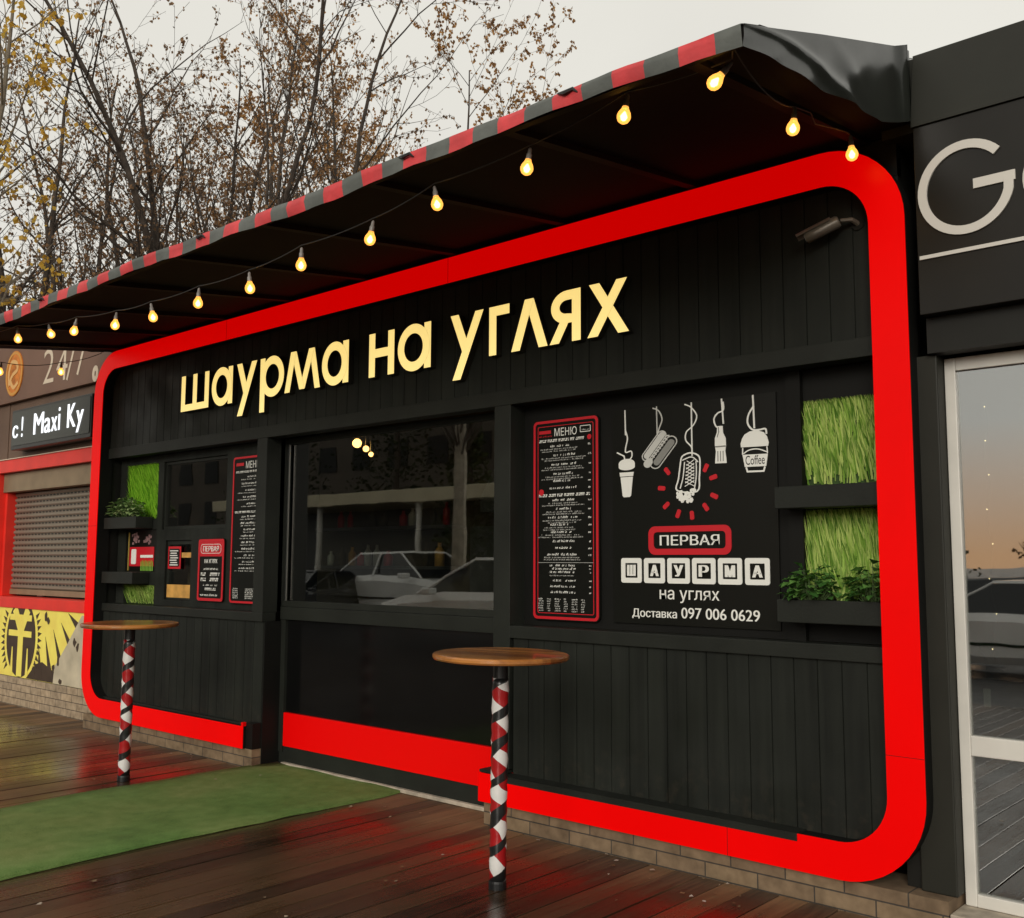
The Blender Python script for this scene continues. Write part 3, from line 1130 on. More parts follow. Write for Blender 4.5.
def L_u(x0, x1):
    def d(b):
        w = sw * 1.12
        jx = x0 + (x1 - x0) * 0.52
        # long stroke from top right to the tail
        tx = x0 + (x1 - x0) * 0.20
        para(b, tx, zd, x1 - w / 2, zx, w)
        fz = zd + (zx - zd) * 0.42
        fx = tx + (x1 - w / 2 - tx) * 0.42
        para(b, fx, fz, x0 + w / 2, zx, w, 1)
    return d


def L_r(x0, x1):
    def d(b):
        ring(b, x0 + 0.012, x1, zb - 0.008, zx + 0.006, sw)
        bar(b, x0, x0 + sw, zd, zx, 1)
    return d


def L_m(x0, x1):
    def d(b):
        w = sw
        wd_ = x1 - x0
        a, t1, mid, t2, e = x0 + w / 2, x0 + wd_ * 0.24, x0 + wd_ * 0.5, x0 + wd_ * 0.76, x1 - w / 2
        para(b, a, zb, t1, zx, w)
        para(b, mid, zb + 0.01, t1 + 0.004, zx, w, 1)
        para(b, mid, zb + 0.01, t2 - 0.004, zx, w, 2)
        para(b, e, zb, t2, zx, w, 3)
    return d


def L_n(x0, x1):
    def d(b):
        bar(b, x0, x0 + sw, zb, zx)
        bar(b, x1 - sw, x1, zb, zx)
        bar(b, x0 + sw, x1 - sw, (zb + zx) / 2 - 0.02, (zb + zx) / 2 + 0.042)
    return d


def L_g(x0, x1):
    def d(b):
        bar(b, x0, x0 + sw * 0.95, zb, zx)
        bar(b, x0 + sw * 0.95, x1, zx - 0.062, zx)
    return d


def L_l(x0, x1):
    def d(b):
        w = sw * 1.08
        c = (x0 + x1) / 2
        para(b, x0 + w / 2, zb, c, zx, w)
        para(b, x1 - w / 2, zb, c, zx, w, 1)
    return d


def L_ya(x0, x1):
    def d(b):
        bar(b, x1 - sw, x1, zb, zx)
        zm = zb + 0.115
        cx, cz, r = x1 - 0.105, (zx + zm) / 2, (zx - zm) / 2
        o = [(x1 - sw, zx)] + arc(cx, cz, cx - x0 - 0.012, r, 90, 270, 16) + [(x1 - sw, zm)]
        i_ = [(x1 - sw, zx - 0.058)] + arc(cx, cz, cx - x0 - 0.012 - sw, r - 0.058, 90, 270, 16) + [(x1 - sw, zm + 0.052)]
        b.strip(o, i_, YF + 0.0012, YB, closed=False)
        para(b, x0 + sw * 0.55, zb, x0 + sw * 1.75, zm + 0.012, sw * 1.1, 2)
    return d


def L_x(x0, x1):
    def d(b):
        w = sw * 1.15
        para(b, x0 + w / 2, zb, x1 - w / 2 - 0.01, zx, w)
        para(b, x1 - w / 2, zb, x0 + w / 2 + 0.012, zx, w, 1)
    return d


for d_ in (L_sha, L_a(-7.469, -7.159), L_u(-7.10, -6.815), L_r(-6.768, -6.448), L_m(-6.436, -5.998), L_a(-5.974, -5.665),
           L_n(-5.436, -5.169), L_a(-5.132, -4.804), L_u(-4.618, -4.320), L_g(-4.27, -4.098), L_l(-4.082, -3.79), L_ya(-3.775, -3.538), L_x(-3.489, -3.196)):
    letter_obj(d_)

# ------------------------------------------------------------------ awning
A = thing('awning', 'dark awning with red and grey striped edge projecting over the kiosk front', 'awning', (-5.5, -0.7, 3.4))
ra = random.Random(11)
AXL, AXR, AY = -9.42, -1.60, -1.55


def wav(x):
    return 0.010 * math.sin(x * 1.9) + 0.006 * math.sin(x * 5.3 + 1) + 0.003 * math.sin(x * 17)


xs = [AXL]
edges = [-1.705 - 0.1468 * k for k in range(0, 53)]
edges = [e for e in edges if e > AXL + 0.02]
grid = sorted(set([AXL, AXR] + edges + [(edges[i] + edges[i + 1]) / 2 for i in range(len(edges) - 1)]))
va = MB()
prof = [(-1.42, 3.470), (-1.525, 3.432), (-1.552, 3.418), (-1.556, 3.390), (-1.552, 3.345)]
for x in grid:
    dz = wav(x)
    for k, (y, z) in enumerate(prof):
        va.v.append((x, y + 0.5 * wav(x * 1.7 + k), z + dz * (0.5 if k < 3 else 1.0)))
np_ = len(prof)
for i in range(len(grid) - 1):
    xm = (grid[i] + grid[i + 1]) / 2
    k = int((-1.705 - xm) / 0.1468 + 1000) - 1000 if xm < -1.705 else -1
    va.cur = 0 if (k % 2 == 0 and xm < -1.705) else 1
    for j in range(np_ - 1):
        n = i * np_ + j
        va.face((n, n + 1, n + np_ + 1, n + np_))
va.build('valance', [M_valred, M_valgrey], A, smooth=True)
# small dark lashings that tie the edge to its rail
for x in (-5.03, -3.30, -2.36, -7.10):
    lb = MB()
    z = 3.418 + wav(x) * 0.5
    lb.tube([(x - 0.05, -1.556, z - 0.005), (x - 0.01, -1.566, z - 0.018), (x + 0.03, -1.562, z - 0.012), (x + 0.05, -1.556, z - 0.03)], [0.004, 0.010, 0.008, 0.003], 6)
    lb.build('lashing', M_cable, A)
rf = MB()
nx_ = 40
for i in range(nx_ + 1):
    x = AXL + (AXR - AXL) * i / nx_
    for j in range(7):
        tt = j / 6
        y = -1.42 + 1.55 * tt
        z = 3.468 + 0.487 * tt - 0.03 * math.sin(math.pi * tt) * (0.5 + 0.5 * math.sin(x * 3.1))
        rf.v.append((x, y, z))
for i in range(nx_):
    for j in range(6):
        n = i * 7 + j
        rf.face((n, n + 7, n + 8, n + 1))
rf.build('canopy', M_vinyl, A, smooth=True)
MB().prism([(0, 0), (1, 0), (1, 1), (0, 1)], 0, 1)
sf = MB()
sf.v += [(AXL, -1.50, 3.405), (AXR - 0.02, -1.50, 3.405), (AXR - 0.02, 0.126, 3.615), (AXL, 0.126, 3.615)]
sf.v += [(x, y, z + 0.02) for x, y, z in sf.v[:4]]
for q in ((0, 1, 2, 3), (7, 6, 5, 4), (0, 4, 5, 1), (1, 5, 6, 2), (2, 6, 7, 3), (3, 7, 4, 0)):
    sf.face(q)
sf.build('soffit', M_soffit, A)
M_rafter = mat('dark_rafter', (0.0055, 0.0036, 0.003), 0.7, spec=0.15, noise=(8, 0.7))
for i in range(9):
    x = AXL + 0.35 + i * 0.90
    b = MB()
    b.v += [(x, -1.48, 3.378), (x + 0.05, -1.48, 3.378), (x + 0.05, 0.12, 3.585), (x, 0.12, 3.585)]
    b.v += [(px, py, pz + 0.028) for px, py, pz in b.v[:4]]
    for q in ((0, 1, 2, 3), (7, 6, 5, 4), (0, 4, 5, 1), (1, 5, 6, 2), (2, 6, 7, 3), (3, 7, 4, 0)):
        b.face(q)
    b.build('rafter', M_rafter, A)
MB().box(AXL, AXR, -1.535, -1.50, 3.36, 3.42).build('front_rail', M_rafter, A)


def drape(x, topf, botf, side, name):
    b = MB()
    nu, nv = 44, 14
    for i in range(nu + 1):
        u = i / nu
        y = -1.548 + (0.045 + 1.548) * u
        zt, zb__ = topf(u), botf(u)
        for j in range(nv + 1):
            v = j / nv
            z = zt + (zb__ - zt) * v
            # diagonal pull folds running from the front corner down to the middle hem
            s = u - 0.55 * v - 0.03
            fold = 0.016 * math.exp(-((s / 0.07) ** 2)) * (0.35 + v) * (1 if u < 0.7 else 0.4)
            s2 = u - 0.46 - 0.22 * v
            fold += 0.007 * math.exp(-((s2 / 0.055) ** 2)) * math.sin(math.pi * v)
            s3 = u - 0.93
            fold += 0.032 * math.exp(-((s3 / 0.025) ** 2))
            fold -= 0.012 * math.exp(-(((u - 0.80 + 0.15 * v) / 0.08) ** 2)) * v
            fold += 0.004 * math.sin(u * 31 + v * 5) * v
            b.v.append((x + side * fold, y, z))
    for i in range(nu):
        for j in range(nv):
            n = i * (nv + 1) + j
            b.face((n, n + nv + 1, n + nv + 2, n + 1) if side > 0 else (n, n + 1, n + nv + 2, n + nv + 1))
    return b.build(name, M_drape, A, smooth=True)


def interp(u, pts):
    for (a, za), (b, zb__) in zip(pts, pts[1:]):
        if u <= b:
            return za + (zb__ - za) * (u - a) / (b - a)
    return pts[-1][1]


M_drape = mat('glossy_black_vinyl', (0.011, 0.013, 0.010), 0.24, noise=(5, 0.75), bump=(7, 0.15))
rp_t = [(0, 3.412), (0.4, 3.64), (0.93, 3.93), (1, 3.955)]
rp_b = [(0, 3.335), (0.13, 3.372), (0.26, 3.396), (0.41, 3.409), (0.575, 3.452), (0.775, 3.488), (0.94, 3.568), (1, 3.585)]
drape(AXR + 0.006, lambda u: interp(u, rp_t), lambda u: interp(u, rp_b), 1, 'side_drape')
drape(AXL - 0.006, lambda u: interp(u, rp_t), lambda u: interp(u, [(0, 3.40), (0.4, 3.50), (0.73, 3.562), (1, 3.60)]), -1, 'side_drape')

# ------------------------------------------------------------------ string lights
LS = thing('string_lights', 'string of glowing round filament bulbs hung under the awning edge', 'string lights', (-5.0, -1.4, 3.3))
rb = random.Random(5)
front = [(-1.793, 3.325), (-2.201, 3.318), (-2.706, 3.24), (-3.255, 3.214), (-3.727, 3.149), (-4.285, 3.128), (-4.753, 3.088),
         (-5.291, 3.095), (-5.815, 3.095), (-6.309, 3.121), (-6.906, 3.171), (-7.273, 3.205), (-7.847, 3.253), (-8.42, 3.29), (-9.0, 3.30)]
bulbs = []
for i, (x, z) in enumerate(front):
    tl = Vector((rb.uniform(-0.22, 0.22), rb.uniform(-0.15, 0.15), 1.0))
    if i == 0: tl = Vector((0.62, 0.25, 0.7))
    if i == 11: tl = Vector((-0.5, 0, 0.8))
    if i == 10: tl = Vector((0.35, 0, 0.9))
    bulbs.append((Vector((x, -1.4, z)), tl.normalized()))
bulbs += [(Vector((-1.8, -0.755, 3.369)), Vector((0.1, 0.08, 1)).normalized()), (Vector((-1.8, -0.154, 3.447)), Vector((-0.05, 0, 1)).normalized())]
bulbs += [(Vector((-9.35, -0.395, 3.331)), Vector((0, 0, 1))), (Vector((-9.35, -0.94, 3.251)), Vector((0, 0.1, 1)).normalized())]
tops = []
for p, t_ in bulbs:
    sk = MB().lathe([(0.011, 0.030), (0.0125, 0.036), (0.0125, 0.062), (0.009, 0.066), (0.008, 0.085), (0.004, 0.092)], 0, 0, sides=12, axis=t_, origin=p)
    bo = sk.build('bulb', M_socket, LS, smooth=True)
    pr_ = [(0.001, -0.032), (0.011, -0.030), (0.021, -0.023), (0.027, -0.011), (0.028, 0.0), (0.0245, 0.013), (0.018, 0.024), (0.014, 0.032), (0.013, 0.038)]
    MB().lathe(pr_, 0, 0, sides=16, axis=t_, origin=p).build('glass', M_bulb, bo, smooth=True)
    MB().lathe([(0.002, -0.021), (0.010, -0.016), (0.0145, -0.003), (0.009, 0.008), (0.003, 0.018)], 0, 0, sides=10, axis=t_, origin=p).build('filament', M_filament, bo, smooth=True)
    tops.append(p + t_ * 0.092)
w = MB()


def hang(a, b, sag, n=8):
    return [a.lerp(b, k / n) - Vector((0, 0, 4 * sag * (k / n) * (1 - k / n))) for k in range(n + 1)]


tf = [p + Vector((0, 0, 0.012)) for p in tops[:15]]
pts = []
for a, b in zip(tf, tf[1:]):
    pts += hang(a, b, 0.012)[:-1]
pts.append(tf[-1])
w.tube(pts, 0.0035, 5)
cr = Vector((-1.68, -1.47, 3.395))
w.tube(hang(tf[0], cr, 0.005) + hang(cr, tops[15], 0.06)[1:], 0.003, 5)
w.tube([tops[15], tops[15] + Vector((0.02, 0.1, 0.005)), Vector((-1.795, -0.55, 3.455)), Vector((-1.79, -0.35, 3.50)), Vector((-1.795, -0.22, 3.53)), tops[16]], 0.0035, 6)
w.tube(hang(tf[-1], Vector((-9.38, -1.45, 3.39)), 0.01) + hang(Vector((-9.38, -1.45, 3.39)), tops[18], 0.03)[1:] + hang(tops[18], tops[17], 0.03)[1:] + hang(tops[17], Vector((-9.37, 0.0, 3.58)), 0.02)[1:], 0.0035, 5)
w.build('wire', M_cable, LS)

# ------------------------------------------------------------------ security camera
SCm = thing('security_camera', 'small grey bullet camera on a bracket in the upper right of the fascia', 'camera', (-1.90, 0.10, 3.21))
hd = Vector((-2.10, -0.02, 3.145))
tl_ = Vector((-1.935, 0.03, 3.215))
ax = (tl_ - hd).normalized()
MB().lathe([(0.020, 0.0), (0.030, 0.004), (0.031, 0.05), (0.031, 0.16), (0.024, 0.172)], 0, 0, sides=16, axis=ax, origin=hd).build('housing', M_camera, SCm, smooth=True)
MB().lathe([(0.018, -0.003), (0.022, 0.003)], 0, 0, sides=16, axis=ax, origin=hd).build('lens', mat('lens_glass', (0.3, 0.3, 0.28), 0.1, noise=(60, 0.7)), SCm)
upv = Vector((0, 0, 1))
sdv = ax.cross(upv).normalized()
upc = sdv.cross(ax).normalized()
vz = MB()
for s_ in range(9):
    a = R(20 + 140 * s_ / 8)
    o_ = sdv * math.cos(a) * 0.038 + upc * (math.sin(a) * 0.038 + 0.002)
    vz.v += [tuple(hd - ax * 0.035 + o_), tuple(hd + ax * 0.14 + o_)]
for s_ in range(8):
    vz.face((2 * s_, 2 * s_ + 1, 2 * s_ + 3, 2 * s_ + 2))
vz.build('sun_shield', M_camera, SCm, smooth=True)
MB().tube([tl_ - ax * 0.01, tl_ + Vector((0.035, 0.03, 0.0)), Vector((-1.885, 0.10, 3.20))], [0.010, 0.011, 0.014], 8).build('bracket', M_camera, SCm)
MB().lathe([(0.03, 0), (0.032, 0.012)], 0, 0, sides=16, axis=(0, -1, 0), origin=(-1.885, 0.104, 3.20)).build('base', M_rwall, SCm)

# ------------------------------------------------------------------ posters
rp_ = random.Random(21)


def marks(b, x0, x1, z, h, y, dens=0.85, caps=False):
    """tiny printed words, too small to read"""
    x = x0
    while x < x1 - 0.004:
        for _ in range(rp_.randint(3, 8)):
            hh = h * (1.0 if caps or rp_.random() < 0.25 else rp_.uniform(0.6, 0.8))
            wd_ = h * rp_.uniform(0.35, 0.6)
            if x + wd_ > x1: break
            if rp_.random() < dens:
                b.poly([(x, y, z), (x + wd_, y, z), (x + wd_, y, z + hh * 0.35), (x, y, z + hh * 0.35)]) if rp_.random() < 0.3 else b.poly([(x, y, z), (x + wd_ * 0.5, y, z), (x + wd_ * 0.5, y, z + hh), (x, y, z + hh)])
                b.poly([(x + wd_ * 0.55, y, z + hh * 0.6), (x + wd_, y, z + hh * 0.6), (x + wd_, y, z + hh), (x + wd_ * 0.55, y, z + hh)])
            x += wd_ * 1.2
        x += h * 0.55


# --- main menu board (right of the post)
Y0 = 0.205
mn = thing('menu_board', 'tall black menu with a red rounded border beside the illustrated poster', 'menu', (-3.78, 0.215, 1.22))
x0, x1, z0, z1 = -4.035, -3.525, 1.222, 2.442
MB().prism(rrect(x0, x1, z0, z1, 0.035), Y0, 0.222).build('board', M_posterblack, mn)
MB().strip(rrect(x0 + 0.006, x1 - 0.006, z0 + 0.006, z1 - 0.006, 0.03), rrect(x0 + 0.022, x1 - 0.022, z0 + 0.022, z1 - 0.022, 0.02), Y0 - 0.003, Y0 + 0.001).strip(
    rrect(x0 + 0.040, x1 - 0.040, z0 + 0.040, z1 - 0.040, 0.012), rrect(x0 + 0.044, x1 - 0.044, z0 + 0.044, z1 - 0.044, 0.010), Y0 - 0.003, Y0 + 0.001).build('border', M_printred, mn)
wh, gr_, rd = MB(), MB(), MB()
yt = Y0 - 0.002
wh.text('МЕНЮ', -3.862, -3.69, 2.335, 2.385, yt)
rd.poly([(-3.985, yt, 2.355), (-3.89, yt, 2.355), (-3.89, yt, 2.375), (-3.985, yt, 2.375)])
marks(rd, -3.985, -3.88, 2.335, 0.010, yt)
MB().strip(rrect(-3.665, -3.585, 2.345, 2.385, 0.006), rrect(-3.661, -3.589, 2.349, 2.381, 0.004), yt - 0.001, yt).build('phone_box', M_white, mn)
marks(wh, -3.655, -3.595, 2.356, 0.008, yt)
marks(wh, -3.985, -3.615, 2.302, 0.017, yt, 1.0, True)
marks(wh, -3.985, -3.575, 1.966, 0.017, yt, 1.0, True)
rd.prism(arc(-3.595, 2.313, 0.016, 0.016, 0, 360, 10)[:-1], yt - 0.001, yt)
rd.prism(arc(-3.965, 1.995, 0.020, 0.020, 0, 360, 10)[:-1], yt - 0.001, yt)
rows_ = [2.27, 2.213, 2.156, 2.099, 2.055, 2.012, 1.938, 1.885, 1.833, 1.79, 1.745, 1.69, 1.65, 1.61]
for i, z in enumerate(rows_):
    xm = -3.80 + rp_.uniform(-0.02, 0.02)
    hw_ = rp_.uniform(0.06, 0.13)
    marks(wh, xm - hw_, xm + hw_, z, 0.014, yt)
    marks(wh, -3.605, -3.58, z - 0.004, 0.011, yt)
    if i not in (4, 5, 11, 12):
        for q in range(2):
            h2 = rp_.uniform(0.12, 0.19)
            marks(gr_, xm - h2, xm + h2 * 0.9, z - 0.016 - q * 0.013, 0.008, yt)
gr_.poly([(-3.995, yt, 1.566), (-3.565, yt, 1.566), (-3.565, yt, 1.568), (-3.995, yt, 1.568)])
for z in (1.545, 1.525, 1.505, 1.455, 1.42, 1.385):
    marks(wh, -3.90 + rp_.uniform(-.02, .02), -3.70, z, 0.013, yt)
    marks(wh, -3.60, -3.58, z, 0.010, yt)
marks(gr_, -3.90, -3.71, 1.486, 0.008, yt)
for cx in (-3.99, -3.86, -3.73):
    for q in range(6):
        marks(gr_ if q else wh, cx, cx + 0.045, 1.345 - q * 0.014, 0.009, yt)
        marks(gr_, cx + 0.07, cx + 0.10, 1.345 - q * 0.014, 0.009, yt)
wh.build('print', M_white, mn)
gr_.build('small_print', M_offwhite, mn)
rd.build('red_print', M_printred, mn)

# --- menu board partly behind the left post
mn2 = thing('menu_board', 'narrow black menu with a red border, half hidden behind the left post', 'menu', (-7.13, 0.215, 1.22))
x0, x1 = -7.35, -6.845
MB().prism(rrect(x0, x1, z0, z1, 0.035), Y0, 0.221).build('board', M_posterblack, mn2)
MB().strip(rrect(x0 + 0.006, x1 - 0.006, z0 + 0.006, z1 - 0.006, 0.03), rrect(x0 + 0.022, x1 - 0.022, z0 + 0.022, z1 - 0.022, 0.02), Y0 - 0.003, Y0 + 0.001).build('border', M_printred, mn2)
wh, rd = MB(), MB()
rd.poly([(-7.30, yt, 2.36), (-7.19, yt, 2.36), (-7.19, yt, 2.385), (-7.30, yt, 2.385)])
wh.text('МЕНЮ', -7.16, -6.95, 2.335, 2.395, yt)
marks(wh, -7.30, -6.90, 2.30, 0.017, yt, 1.0, True)
marks(wh, -7.30, -6.90, 1.966, 0.017, yt, 1.0, True)
for z in [2.26 - 0.056 * i for i in range(5)] + [1.93 - 0.053 * i for i in range(9)]:
    marks(wh, -7.16 + rp_.uniform(-0.06, 0.03), -6.93, z, 0.015, yt)
    marks(wh, -7.25 + rp_.uniform(-0.04, 0.05), -6.90, z - 0.02, 0.009, yt, 0.7)
for q in range(6):
    marks(wh, -7.30, -7.22, 1.34 - q * 0.015, 0.010, yt)
    marks(wh, -7.12, -6.98, 1.34 - q * 0.015, 0.010, yt)
wh.build('print', M_white, mn2)
rd.build('red_print', M_printred, mn2)

# --- opening hours board
hb = thing('hours_board', 'small black opening-hours board with red header beside the serving hatch', 'sign', (-7.64, 0.215, 1.23))
x0, x1, z0, z1 = -7.845, -7.44, 1.228, 1.762
MB().prism(rrect(x0, x1, z0, z1, 0.03), Y0, 0.221).build('board', M_posterblack, hb)
b = MB().strip(rrect(x0 + 0.005, x1 - 0.005, z0 + 0.005, z1 - 0.005, 0.025), rrect(x0 + 0.028, x1 - 0.028, z0 + 0.028, z1 - 0.028, 0.014), Y0 - 0.003, Y0 + 0.001)
b.prism(rrect(x0 + 0.03, x1 - 0.03, 1.61, 1.733, 0.01), Y0 - 0.002, Y0 + 0.001)
b.build('border', M_printred, hb)
wh = MB()
wh.strip(rrect(-7.80, -7.485, 1.635, 1.715, 0.03), rrect(-7.796, -7.489, 1.639, 1.711, 0.027), Y0 - 0.0045, Y0 - 0.0035)
wh.text('ПЕРВАЯ', -7.765, -7.52, 1.652, 1.698, Y0 - 0.004, bold=0.002)
wh.text('НА УГЛЯХ', -7.74, -7.54, 1.553, 1.587, yt, bold=0.0015)
marks(wh, -7.75, -7.53, 1.495, 0.017, yt, 1.0)
for z in (1.445, 1.40):
    marks(wh, -7.79, -7.71, z, 0.028, yt, 1.0, True)
    marks(wh, -7.65, -7.50, z, 0.028, yt, 1.0, True)
marks(wh, -7.75, -7.53, 1.36, 0.014, yt)
marks(wh, -7.72, -7.55, 1.322, 0.022, yt, 1.0, True)
marks(wh, -7.79, -7.52, 1.275, 0.018, yt, 1.0)
wh.build('print', M_white, hb)

# --- picture board between the left shelves
pb = thing('picture_board', 'small red picture board with white label between the left planter shelves', 'sign', (-8.88, 0.24, 1.47))
MB().box(-9.15, -8.61, 0.236, 0.262, 1.472, 1.858).build('board', M_posterblack, pb)
rd, wh, pk, gn, yl = MB(), MB(), MB(), MB(), MB()
rd.box(-9.10, -8.65, 0.233, 0.237, 1.60, 1.70).box(-9.10, -8.65, 0.233, 0.237, 1.52, 1.599)
wh.prism(rrect(-9.06, -8.97, 1.54, 1.68, 0.015), 0.229, 0.232).box(-8.89, -8.66, 0.229, 0.232, 1.60, 1.625)
for cx in (-9.0, -8.78):
    for q in range(16):
        a, r_ = rp_.uniform(0, 6.28), rp_.uniform(0.0, 0.07)
        pk.box(cx + r_ * math.cos(a) - .014, cx + r_ * math.cos(a) + .014, 0.2335 - q * 0.0002, 0.236, 1.775 + .8 * r_ * math.sin(a) - .012, 1.775 + .8 * r_ * math.sin(a) + .012)
for q in range(9):
    x = -8.88 + q * 0.026
    gn.prism([(x, 1.478), (x + 0.016, 1.478), (x + 0.012, 1.57 + rp_.uniform(0, .02)), (x + 0.002, 1.56)], 0.2295, 0.232)
yl.box(-9.125, -9.112, 0.230, 0.236, 1.48, 1.84)
rd.build('red_print', M_printred, pb)
wh.build('white_print', M_white, pb)
pk.build('photo_print', mat('print_mauve', (0.25, 0.14, 0.14), 0.5, noise=(40, 0.5)), pb)
gn.build('green_print', mat('print_green', (0.2, 0.42, 0.05), 0.5), pb)
yl.build('edge_strip', mat('print_gold', (0.4, 0.28, 0.06), 0.5), pb)

# --- big illustrated poster
P = thing('poster', 'large black poster with hanging food drawings and the delivery phone number', 'poster', (-2.91, 0.21, 1.23))
MB().box(-3.432, -2.395, 0.212, 0.224, 1.228, 2.45).build('board', M_posterblack, P)
YP = 0.208


def P_cord(pts, w_=0.008, name='cord'):
    b = MB()
    for i, q in enumerate(pts):
        b.stroke(q, w_, YP + 0.0006 * i, 0.2125)
    return b


def smooth(pts, n=6):
    out = []
    for i in range(len(pts) - 1):
        p0, p1, p2, p3 = pts[max(i - 1, 0)], pts[i], pts[i + 1], pts[min(i + 2, len(pts) - 1)]
        for k in range(n):
            t = k / n
            out.append(tuple(0.5 * ((2 * p1[c]) + (-p0[c] + p2[c]) * t + (2 * p0[c] - 5 * p1[c] + 4 * p2[c] - p3[c]) * t * t + (-p0[c] + 3 * p1[c] - 3 * p2[c] + p3[c]) * t ** 3) for c in (0, 1)))
    out.append(pts[-1])
    return out


zt = 2.447
# cup with straw
b = MB()
b.stroke([(-3.341, zt), (-3.338, 2.30)], 0.007, YP, 0.2125)
b.stroke(smooth([(-3.339, 2.33), (-3.325, 2.28), (-3.338, 2.225), (-3.336, 2.20), (-3.30, 2.205), (-3.295, 2.175), (-3.318, 2.150)]), 0.007, YP + .0005, 0.2125)
b.stroke([(-3.40, 2.203), (-3.350, 2.180), (-3.337, 2.12)], 0.008, YP + .001, 0.2125)
b.stroke(arc(-3.332, 2.135, 0.053, 0.022, 0, 360, 20)[:-1], 0.006, YP + .0015, 0.2125, True)
b.prism(arc(-3.332, 2.115, 0.056, 0.018, 180, 360, 10) + arc(-3.332, 2.135, 0.056, 0.028, 0, 180, 10), YP + .002, 0.2125)
b.prism([(-3.382, 2.085), (-3.283, 2.085), (-3.287, 2.062), (-3.378, 2.062)], YP + .001, 0.2125)
b.prism([(-3.375, 2.058), (-3.290, 2.058), (-3.303, 1.95), (-3.312, 1.942), (-3.353, 1.942), (-3.361, 1.95)], YP + .001, 0.2125)
b.build('cup_drawing', M_white, P)
# hot dog: bun halves and sausage on a slant
b = MB()
b.stroke([(-3.124, zt), (-3.121, 2.285)], 0.006, YP, 0.2125)
b.stroke(smooth([(-3.15, 2.44), (-3.11, 2.42), (-3.088, 2.37), (-3.108, 2.32), (-3.12, 2.28)]), 0.007, YP + .0005, 0.2125)
c_, s_n = math.cos(R(52)), math.sin(R(52))


def hd_pt(u, v, cx=-3.115, cz=2.205):
    return (cx + u * c_ - v * s_n, cz + (u * s_n + v * c_) * 0.85)


def capsule(u0, u1, v0, r_):
    o = [(u1 + r_ * math.cos(R(a)), v0 + r_ * math.sin(R(a))) for a in range(-90, 91, 18)] + [(u0 + r_ * math.cos(R(a)), v0 + r_ * math.sin(R(a))) for a in range(90, 271, 18)]
    return [hd_pt(*q) for q in o]


b.stroke(capsule(-0.085, 0.085, -0.042, 0.036), 0.006, YP + .001, 0.2125, True)
b.stroke(capsule(-0.085, 0.085, 0.036, 0.028), 0.006, YP + .0012, 0.2125, True)
b.prism(capsule(-0.08, 0.09, 0.036, 0.020), YP + .0018, 0.2125)
b.prism(capsule(-0.12, -0.105, 0.0, 0.026), YP + .0016, 0.2125)
for q in range(9):
    u = -0.09 + q * 0.023
    b.stroke([hd_pt(u, 0.012), hd_pt(u + 0.014, -0.004), hd_pt(u + 0.004, -0.012)], 0.008, YP + .0021, 0.2125)
b.build('hot_dog_drawing', M_offwhite, P)
b = MB()
b.prism(capsule(-0.075, 0.08, -0.046, 0.022), YP - .0005, 0.2125)
b.build('hot_dog_shading', M_dim, P)
# wrapped roll in the middle
b = MB()
b.stroke([(-2.897, zt), (-2.896, 2.15)], 0.007, YP, 0.2125)
b.stroke(smooth([(-2.94, 2.44), (-2.90, 2.42), (-2.864, 2.37), (-2.885, 2.32), (-2.93, 2.285), (-2.935, 2.24), (-2.90, 2.20), (-2.897, 2.17)]), 0.007, YP + .0005, 0.2125)
out = [(-2.968, 2.135), (-2.955, 2.155), (-2.91, 2.168), (-2.865, 2.155), (-2.848, 2.125), (-2.853, 2.03), (-2.868, 1.955), (-2.995, 1.965), (-2.985, 2.03)]
b.stroke(smooth(out + [out[0]], 4)[:-1], 0.008, YP + .001, 0.2125, True)
b.stroke(smooth([(-2.945, 2.12), (-2.955, 2.04), (-2.975, 1.975)]), 0.006, YP + .0012, 0.2125)
b.stroke(smooth([(-2.872, 2.12), (-2.872, 2.04), (-2.885, 1.97)]), 0.006, YP + .0012, 0.2125)
b.stroke(smooth([(-2.96, 2.13), (-2.90, 2.145), (-2.86, 2.115)]), 0.006, YP + .0014, 0.2125)
for q in range(7):
    z = 1.985 + q * 0.019
    b.stroke([(-2.945 + q * .002, z), (-2.885, z + 0.03)], 0.0045, YP + .0016, 0.2125)
    b.stroke([(-2.943 + q * .002, z + 0.026), (-2.885, z)], 0.004, YP + .0018, 0.2125)
rk = random.Random(3)
for q in range(34):
    x, z = rk.uniform(-2.995, -2.87), rk.uniform(1.895, 1.968)
    r_ = rk.uniform(0.008, 0.015)
    b.prism([(x + r_ * math.cos(a) * rk.uniform(.7, 1.2), z + r_ * math.sin(a) * rk.uniform(.7, 1.2)) for a in (0, 1.05, 2.1, 3.14, 4.2, 5.2)], YP + 0.0009 + q * 0.00003, 0.2125)
b.build('wrap_drawing', M_white, P)
b = MB()
for x, z, a in ((-3.057, 2.075, 130), (-3.095, 1.982, 175), (-3.066, 1.885, 220), (-2.989, 1.837, 248), (-2.902, 1.826, 275), (-2.816, 1.868, 305), (-2.763, 1.926, 335), (-2.767, 2.026, 15), (-2.812, 2.079, 62)):
    b = MB()
    b.stroke([(x - .024 * math.cos(R(a)), z - .024 * math.sin(R(a))), (x - .018 * math.cos(R(a)), z - .018 * math.sin(R(a))), (x + .018 * math.cos(R(a)), z + .018 * math.sin(R(a))), (x + .024 * math.cos(R(a)), z + .024 * math.sin(R(a)))], [0.012, 0.024, 0.026, 0.016], YP, 0.2125)
    b.build('red_ray', M_printred, P)
